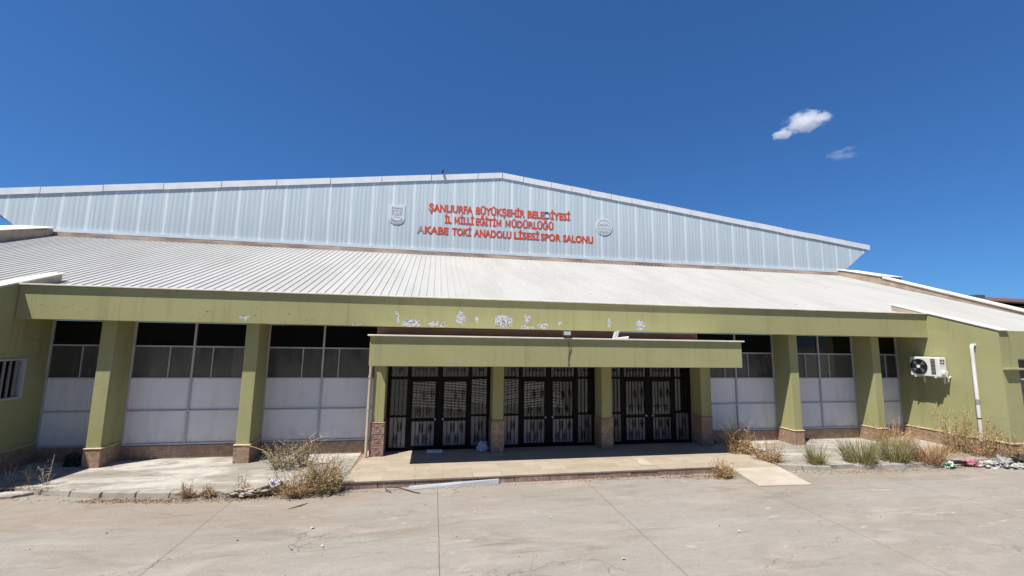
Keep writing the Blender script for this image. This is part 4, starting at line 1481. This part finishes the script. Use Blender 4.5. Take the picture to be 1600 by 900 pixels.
for k, (xx, yy, hh, lb) in enumerate(((3.02, -1.95, .30, "small brown tuft on the kerb, leftmost of the dry tufts there"),
                                     (3.38, -1.97, .26, "short brown tuft on the kerb with a thin side shoot"),
                                     (3.98, -2.0, .52, "thin dark sprig standing up from the dry litter on the kerb"),
                                     (4.55, -2.02, .34, "small greenish tuft on the kerb beside the crumpled rags"))):
    weed("dry_tuft", xx, yy, -.05, lb, "weed", 14 if k != 2 else 6, hh, .14, m_brownweed, m_oliveleaf if k > 1 else m_brownweed, 5, .03, base_r=.06, dry_base=60, group=GW)
# right of the terrace
weed("dry_weed", 15.55, -0.75, 0, "tangled straw coloured weed with arching stalks beside the right edge of the terrace", "weed", 85, .95, .50, m_brownweed, m_straw, 7, .036, wisps=20, wisp_h=1.9, base_r=.25, dry_base=420, group=GW)
weed("dry_weed", 15.82, -1.45, 0, "golden brown dried weed low along the right edge of the ramp", "weed", 75, .60, .42, m_brownweed, m_straw, 8, .036, base_r=.24, dry_base=420, group=GW)
weed("dry_weed", 14.02, -2.16, GZ, "pale dried weed growing at the left foot of the ramp", "weed", 60, .48, .32, m_brownweed, m_straw, 6, .032, base_r=.12, dry_base=320, group=GW)
weed("grass_tuft", 16.86, -1.80, 0, "small dull green grass tuft alone on the pavement right of the ramp", "grass tuft", 190, .62, .42, m_greenblade, m_greenblade, 0, grassy=True, base_r=.16, dry_base=90, group=GW)
weed("grass_tuft", 18.15, -1.82, 0, "wide dull green grass clump in front of the right hand column", "grass tuft", 380, .80, .55, m_greenblade, m_greenblade, 0, grassy=True, base_r=.34, dry_base=160, group=GW)
weed("grass_tuft", 19.15, -1.85, 0, "second green grass clump, touching the wide one on its right side", "grass tuft", 340, .82, .50, m_greenblade, m_greenblade, 0, grassy=True, base_r=.30, dry_base=160, group=GW)
weed("dry_grass", 20.05, -1.95, 0, "fine reddish brown dead grass right of the green clumps", "grass tuft", 380, .70, .62, m_brownweed, m_straw, 0, grassy=True, base_r=.36, dry_base=220, group=GW)
weed("dry_weed", 20.9, -0.55, 0, "sparse brown weed against the stone base of the right wing", "weed", 70, .80, .60, m_brownweed, m_brownweed, 5, .034, base_r=.40, dry_base=320, wisps=5, wisp_h=1.2, group=GW)
weed("dry_weed", 21.95, -1.3, 0, "tall yellowish weed left of the white downpipe", "weed", 48, 1.45, .45, m_straw, m_yellowleaf, 13, .042, base_r=.24, dry_base=380, group=GW)
weed("dry_weed", 22.30, -1.72, 0, "tall straw weed standing before the foot of the white downpipe", "weed", 60, 1.15, .55, m_brownweed, m_straw, 8, .038, base_r=.34, dry_base=480, group=GW)
weed("dry_weed", 22.95, -2.28, 0, "reddish dried weed at the front corner of the right wing", "weed", 70, .75, .50, m_brownweed, m_brownweed, 7, .036, base_r=.36, dry_base=480, wisps=4, wisp_h=1.2, group=GW)

# ------------------------------------------------------------------ litter


def crumple(name, c, r, sq, mat, label, cat, seed, group=None, sub=5, amp=.5):
    bm = bmesh.new()
    bmesh.ops.create_icosphere(bm, subdivisions=sub, radius=1.0)
    for v in bm.verts:
        d = 1 + amp * mnoise.noise(v.co * 1.7 + Vector((seed, seed * .3, 0))) + amp * .5 * mnoise.noise(v.co * 4.5 + Vector((0, seed, 3))) + amp * .35 * abs(mnoise.noise(v.co * 7 + Vector((seed, 2, 3)))) + amp * .12 * mnoise.noise(v.co * 15)
        v.co = Vector((v.co.x * d * r[0], v.co.y * d * r[1], max(v.co.z * d * r[2], -r[2] * .55)))
    me = bpy.data.meshes.new(name)
    lo = min(v.co.z for v in bm.verts)
    for v in bm.verts:
        v.co.z -= lo
    bm.to_mesh(me)
    bm.free()
    me.materials.append(mat)
    for p in me.polygons:
        p.use_smooth = True
    o = bpy.data.objects.new(name, me)
    scene.collection.objects.link(o)
    o.location = c
    o.rotation_euler = (0, 0, sq)
    return tag(o, label, cat, group)


crumple("plastic_bag", (13.52 - 4.72, .22, TZ + .003), (.13, .10, .15), .4, m_bluewhite, "crumpled bluish white plastic bag by the foot of the second entrance column", "bag", 2.0)
crumple("rubbish_bag", (-0.32, .30, .002), (.20, .16, .17), .2, m_dark, "black rubbish bag in the dark corner behind the leftmost column", "bag", 5.0)
GR = "rubbish scattered along the kerb"
crumple("plastic_rag", (4.25, -1.98, -.05), (.26, .12, .09), .1, m_litterrag, "pale crumpled rag among dry straw on the left kerb", "rag", 8.0, GR, amp=.8)
crumple("plastic_rag", (3.95, -2.03, -.06), (.20, .07, .07), -.3, m_stones, "straw coloured twisted rag left of the pale one", "rag", 9.3, GR, amp=.8)
crumple("plastic_bag", (4.52, -1.90, -.02), (.13, .10, .10), .6, m_bluewhite, "small torn bluish plastic bag on the kerb before the weeds", "bag", 11.0, GR, amp=.8)
crumple("plastic_wrapper", (20.35, -2.22, GZ + .02), (.14, .09, .08), .3, m_greenbag, "green and white wrapper lying against the dead grass", "wrapper", 12.0, GR, amp=.7)
crumple("plastic_bag", (21.05, -2.18, GZ + .03), (.17, .10, .08), -.2, m_pink, "bright pink plastic bag on the heap right of the dead grass", "bag", 13.0, GR, amp=.6)
crumple("plastic_bag", (20.78, -2.12, GZ + .06), (.24, .06, .05), -.35, m_dark, "flat black torn bag left of the pink one", "bag", 14.0, GR, amp=.6)
crumple("plastic_bag", (21.55, -2.28, GZ), (.24, .12, .08), .1, m_paper, "low white bag between the pink and the grey ones", "bag", 15.0, GR, amp=.9)
crumple("plastic_bag", (21.98, -2.30, GZ), (.30, .14, .12), .3, m_greybag, "lumpy grey bag, biggest in the heap under the tall weeds", "bag", 16.0, GR, amp=.7)
crumple("plastic_bag", (22.25, -2.48, GZ), (.32, .10, .06), .05, m_paper, "long flat white sheet at the front of the rubbish heap", "bag", 17.0, GR, amp=.9)
crumple("plastic_bag", (22.45, -2.32, GZ), (.16, .12, .13), .9, m_dark, "small black bag at the right of the grey one", "bag", 18.0, GR, amp=.7)
crumple("plastic_rag", (22.95, -2.62, GZ), (.26, .10, .05), .2, simple("dull_red_rag", (.38, .10, .10), (.26, .07, .07), 8, .8), "dull red rag at the right end of the rubbish heap", "rag", 19.0, GR, amp=.8)

# planks, tile, paving scrap
b = MB()
b.hexa([(7.05, -2.03, GZ + .002), (8.90, -1.92, GZ + .002), (8.90, -1.86, GZ + .002), (7.05, -1.90, GZ + .002)],
       [(7.05, -2.0, GZ + .05), (8.90, -1.90, GZ + .10), (8.90, -1.87, GZ + .10), (7.05, -1.92, GZ + .05)])
tag(b.build("plank", m_slate, origin=(8, -1.95, GZ), bevel=0.004), "long pale grey plank leaning along the foot of the terrace step", "plank")
b = MB()
b.hexa([(12.30, -1.52, TZ + .002), (12.62, -1.62, TZ + .002), (12.62, -1.02, TZ + .002), (12.46, -1.0, TZ + .002)],
       [(12.30, -1.52, TZ + .02), (12.62, -1.62, TZ + .02), (12.62, -1.02, TZ + .02), (12.46, -1.0, TZ + .02)])
tag(b.build("loose_tile", m_ramp, origin=(12.5, -1.3, TZ)), "loose pale tile lying skewed on the terrace", "tile")
tag(box(7.36, 7.76, .16, .34, TZ + .002, TZ + .05).build("stone_block", m_plaque, origin=(7.56, .25, TZ), bevel=0.006), "flat pale block on the shaded floor before the left entrance", "block")
b = MB()
b.tube([(6.72, -2.16, GZ + .02), (6.60, -2.06, GZ + .05), (6.62, -1.96, GZ + .06), (6.85, -1.95, GZ + .03), (7.0, -2.05, GZ + .02), (7.2, -2.22, GZ + .012), (7.28, -2.26, GZ + .012)], .009, 6)
tag(b.build("wire", m_dark, origin=(6.9, -2.1, GZ)), "bent piece of dark wire on the concrete below the step", "wire")
b = MB()
b.hexa([(4.72, -2.20, GZ + .002), (5.58, -2.22, GZ + .002), (5.60, -2.14, GZ + .002), (4.78, -2.12, GZ + .002)],
       [(4.72, -2.20, GZ + .02), (5.58, -2.22, GZ + .02), (5.60, -2.14, GZ + .05), (4.78, -2.12, GZ + .05)])
tag(b.build("rubber_strip", m_cable, origin=(5.15, -2.17, GZ)), "dark rubber strip lying below the large dusty weed", "strip")
b = MB()
b.tube([(5.02, -2.72, GZ + .006), (5.18, -2.62, GZ + .012), (5.28, -2.48, GZ + .006)], [.004, .016, .004], 6)
tag(b.build("dead_leaf", m_cable, origin=(5.18, -2.6, GZ)), "curled dark frond on the concrete in front of the rubber strip", "leaf")

# paper scraps on the forecourt
rs = random.Random(21)
spots_ = [(8.25, -3.35, "torn white paper scrap nearest the centre joint"), (9.52, -3.75, "white scrap right of the centre joint"),
          (5.65, -3.6, "white scrap on the left half of the forecourt"), (5.95, -4.25, "white flake low on the left half of the forecourt"),
          (17.1, -5.9, "lone white flake near the right border"), (10.15, -5.25, "white flake right of the slanting joint"),
          (12.4, -4.7, "dull scrap out in the middle right")]
for k, (xx, yy, lb) in enumerate(spots_):
    b = MB()
    s = rs.uniform(.02, .04)
    pts = []
    for j in range(6):
        t = j / 6 * 6.28
        r_ = s * rs.uniform(.5, 1.2)
        pts.append((xx + r_ * math.cos(t), yy + r_ * math.sin(t), GZ + .006 + rs.uniform(0, .02)))
    b.add(pts + [(xx, yy, GZ + .025)], [(j, (j + 1) % 6, 6) for j in range(6)])
    tag(b.build("paper_scrap", m_paper, origin=(xx, yy, GZ)), lb, "scrap", "paper scraps on the forecourt")

# uncountable litter: straw, leaves and pebbles along kerb and step
lt = MB()
rl_ = random.Random(11)


def scatter(path, n, wid, zf, size, m):
    total = sum(math.dist(a, b_) for a, b_ in zip(path[:-1], path[1:]))
    for _ in range(n):
        x, y = lerp_path(path, rl_.random() * total)
        y += rl_.gauss(0, wid)
        x += rl_.gauss(0, .05)
        z = zf(x, y)
        if rl_.random() < .55:
            a = rl_.uniform(0, 6.28)
            L = size * rl_.uniform(.8, 3.0)
            random.seed(rl_.random())
            blade(m, (x, y, z + .004), (x + L * math.cos(a), y + L * math.sin(a) * .6, z + rl_.uniform(.004, .05)), (0, 0, 0), .009, .004, 2)
        else:
            leaf(m, (x, y, z + .008), size * rl_.uniform(.4, 1.1), rl_)


gz = lambda x, y: GZ
scatter([(1.3, -1.84), (2.6, -2.02), (4.2, -2.10), (5.7, -2.06)], 1500, .06, gz, .05, lt)
scatter([(2.9, -1.92), (4.2, -2.0), (5.5, -2.0)], 700, .06, lambda x, y: GZ + .07, .06, lt)
scatter([(10.6, -1.92), (13.9, -1.98)], 520, .045, gz, .045, lt)
scatter([(12.9, -2.0), (14.2, -2.15)], 380, .08, gz, .05, lt)
scatter([(15.75, -1.85), (17.0, -2.2), (19.5, -2.25), (21.0, -2.2), (22.7, -2.3)], 1100, .09, gz, .05, lt)
scatter([(20.4, -1.3), (22.6, -1.6)], 900, .35, lambda x, y: 0.0, .06, lt)
scatter([(-1.2, -1.0), (0.6, -1.45)], 260, .08, lambda x, y: 0.0, .05, lt)
tag(lt.build("dry_litter", m_litter, origin=(0, 0, 0)), "dry straw and leaf litter lying along the kerb and step", "litter", None, "stuff")
pb = MB()


def pebble(m, x, y, z, s):
    vs = []
    for (a, b_, c) in ((1, 0, 0), (-1, 0, 0), (0, 1, 0), (0, -1, 0), (0, 0, 1), (0, 0, -.3)):
        k = s * rl_.uniform(.6, 1.2)
        vs.append((x + a * k, y + b_ * k, z + c * k * .7 + s * .2))
    m.add(vs, [(0, 2, 4), (2, 1, 4), (1, 3, 4), (3, 0, 4), (2, 0, 5), (1, 2, 5), (3, 1, 5), (0, 3, 5)])


for path, n, w_ in (([(5.8, -2.02), (10.0, -1.97), (14.2, -1.95)], 520, .04), ([(1.2, -1.9), (5.6, -2.15)], 170, .08), ([(-1.0, -1.35), (1.2, -1.85)], 90, .06),
                    ([(15.7, -2.0), (17.0, -2.25)], 260, .10), ([(17.0, -2.25), (22.8, -2.35)], 320, .10)):
    total = sum(math.dist(a, b_) for a, b_ in zip(path[:-1], path[1:]))
    for _ in range(n):
        x, y = lerp_path(path, rl_.random() * total)
        pebble(pb, x, y + rl_.gauss(0, w_), GZ, rl_.choice((.006, .01, .014, .02, .028)))
for _ in range(140):
    pebble(pb, rl_.uniform(-2, 24), rl_.uniform(-7.5, -2.2), GZ, rl_.choice((.006, .008, .012)))
dk = MB()
for _ in range(70):
    pebble(dk, rl_.uniform(-2, 24), rl_.uniform(-8, -2.4), GZ, rl_.choice((.008, .012, .018)))
tag(dk.build("dark_pebbles", m_dark, origin=(0, 0, 0)), "small dark grit specks scattered over the forecourt", "grit", None, "stuff")
tag(pb.build("pebbles", m_stones, origin=(0, 0, 0)), "small pale pebbles and rubble crumbs strewn along the step and kerb", "pebbles", None, "stuff")

# ------------------------------------------------------------------ far things
fb = thing("far_building", (100, 45, GZ), "far building with a low brown red roof beyond the right parapet", "building")
b = MB()
b.box(86, 150, 45, 62, GZ, 10.25)
b.build("wall", m_farwall, fb)
b = MB()
b.add([(84, 43.5, 11.0), (152, 43.5, 10.3), (152, 53.5, 12.6), (84, 53.5, 13.2), (84, 63.5, 11.0), (152, 63.5, 10.3)], [(0, 1, 2, 3), (3, 2, 5, 4)])
o = b.build("roof", m_redroof, fb)
so = o.modifiers.new("s", 'SOLIDIFY'); so.thickness = 0.25
box(104.5, 106.5, 49.0, 50.5, 11.2, 12.6).build("chimney", m_farwall, fb)
# unseen apartment block, added so the panes mirror something dark
ab = thing("unseen_apartment_block", (6, -48, GZ), "unseen apartment block with balcony bands behind the camera, added to darken pane reflections", "building")
box(-45, 60, -62, -48, GZ, 15).build("wall", m_apt, ab)
for k in range(5):
    z = 1.6 + k * 2.9
    for xx in (-40, -22, -4, 14, 32, 48):
        box(xx, xx + 9, -47.99, -46.7, z, z + 1.0).build("balcony", m_apt, ab)

# clouds ---------------------------------------------------------------------


def cloud(name, direction, dist, rad, label, dens, thr, seed, rot, blobs, nscale, namp):
    c = Vector((7.4246, -11.1873, 2.9051)) + Vector(direction) * dist
    bm = bmesh.new()
    bmesh.ops.create_icosphere(bm, subdivisions=4, radius=1.0)
    for v in bm.verts:
        v.co *= 1.0 + .18 * mnoise.noise(v.co * 1.5 + Vector((seed, 0, 0)))
    me = bpy.data.meshes.new(name)
    bm.to_mesh(me)
    bm.free()
    M = Mat(name + "_vapour")
    nt = M.nt
    nt.nodes.remove(M.b)
    tc = nt.nodes.new("ShaderNodeTexCoord").outputs["Object"]
    def blob(cx, cz, rx, ry, rz):
        q = M.node("ShaderNodeMapping", {"vector_type": 'TEXTURE'}, Vector=tc, Location=(cx, 0, cz), Scale=(rx, ry, rz)).outputs[0]
        return M.math('SUBTRACT', 1.0, M.node("ShaderNodeVectorMath", {"operation": 'LENGTH'}, i0=q).outputs["Value"])
    fall = None
    for bl_ in blobs:
        v_ = blob(*bl_)
        fall = v_ if fall is None else M.math('MAXIMUM', fall, v_)
    nz = M.noise(nscale, 8, 0.66, M.node("ShaderNodeMapping", None, Vector=tc, Location=(seed, seed * 2, 0)).outputs[0], 0.3)
    f = M.math('ADD', M.math('MULTIPLY', fall, 0.9), M.math('MULTIPLY', M.math('SUBTRACT', nz, 0.5), namp))
    d = M.ramp(f, thr, thr + .30, 0, dens)
    pv = nt.nodes.new("ShaderNodeVolumePrincipled")
    pv.inputs["Color"].default_value = (0.97, 0.97, 0.98, 1)
    pv.inputs["Anisotropy"].default_value = 0.2
    nt.links.new(d, pv.inputs["Density"])
    nt.links.new(pv.outputs[0], nt.nodes["Material Output"].inputs["Volume"])
    me.materials.append(M.m)
    o = bpy.data.objects.new(name, me)
    scene.collection.objects.link(o)
    o.location = c
    o.scale = rad
    o.rotation_euler = rot
    return tag(o, label, "cloud")


cloud("cloud", (0.6572, 0.6344, 0.4069), 900, (50, 36, 32), "small bright white cloud alone in the blue sky at right", .07, .10, 3.1, (0, 0, R(-44)),
      [(.12, .10, .62, .8, .50), (-.52, -.28, .42, .5, .26), (.50, .16, .42, .5, .28)], 3.4, 2.1)
cloud("wispy_cloud", (0.7118, 0.6130, 0.3429), 900, (34, 24, 20), "faint torn wisp of cloud below the small bright one", .016, .12, 8.4, (0, 0, R(-44)),
      [(.25, -.15, .6, .6, .22), (-.1, .1, .5, .5, .4), (.35, .45, .35, .4, .18)], 3.2, 2.6)
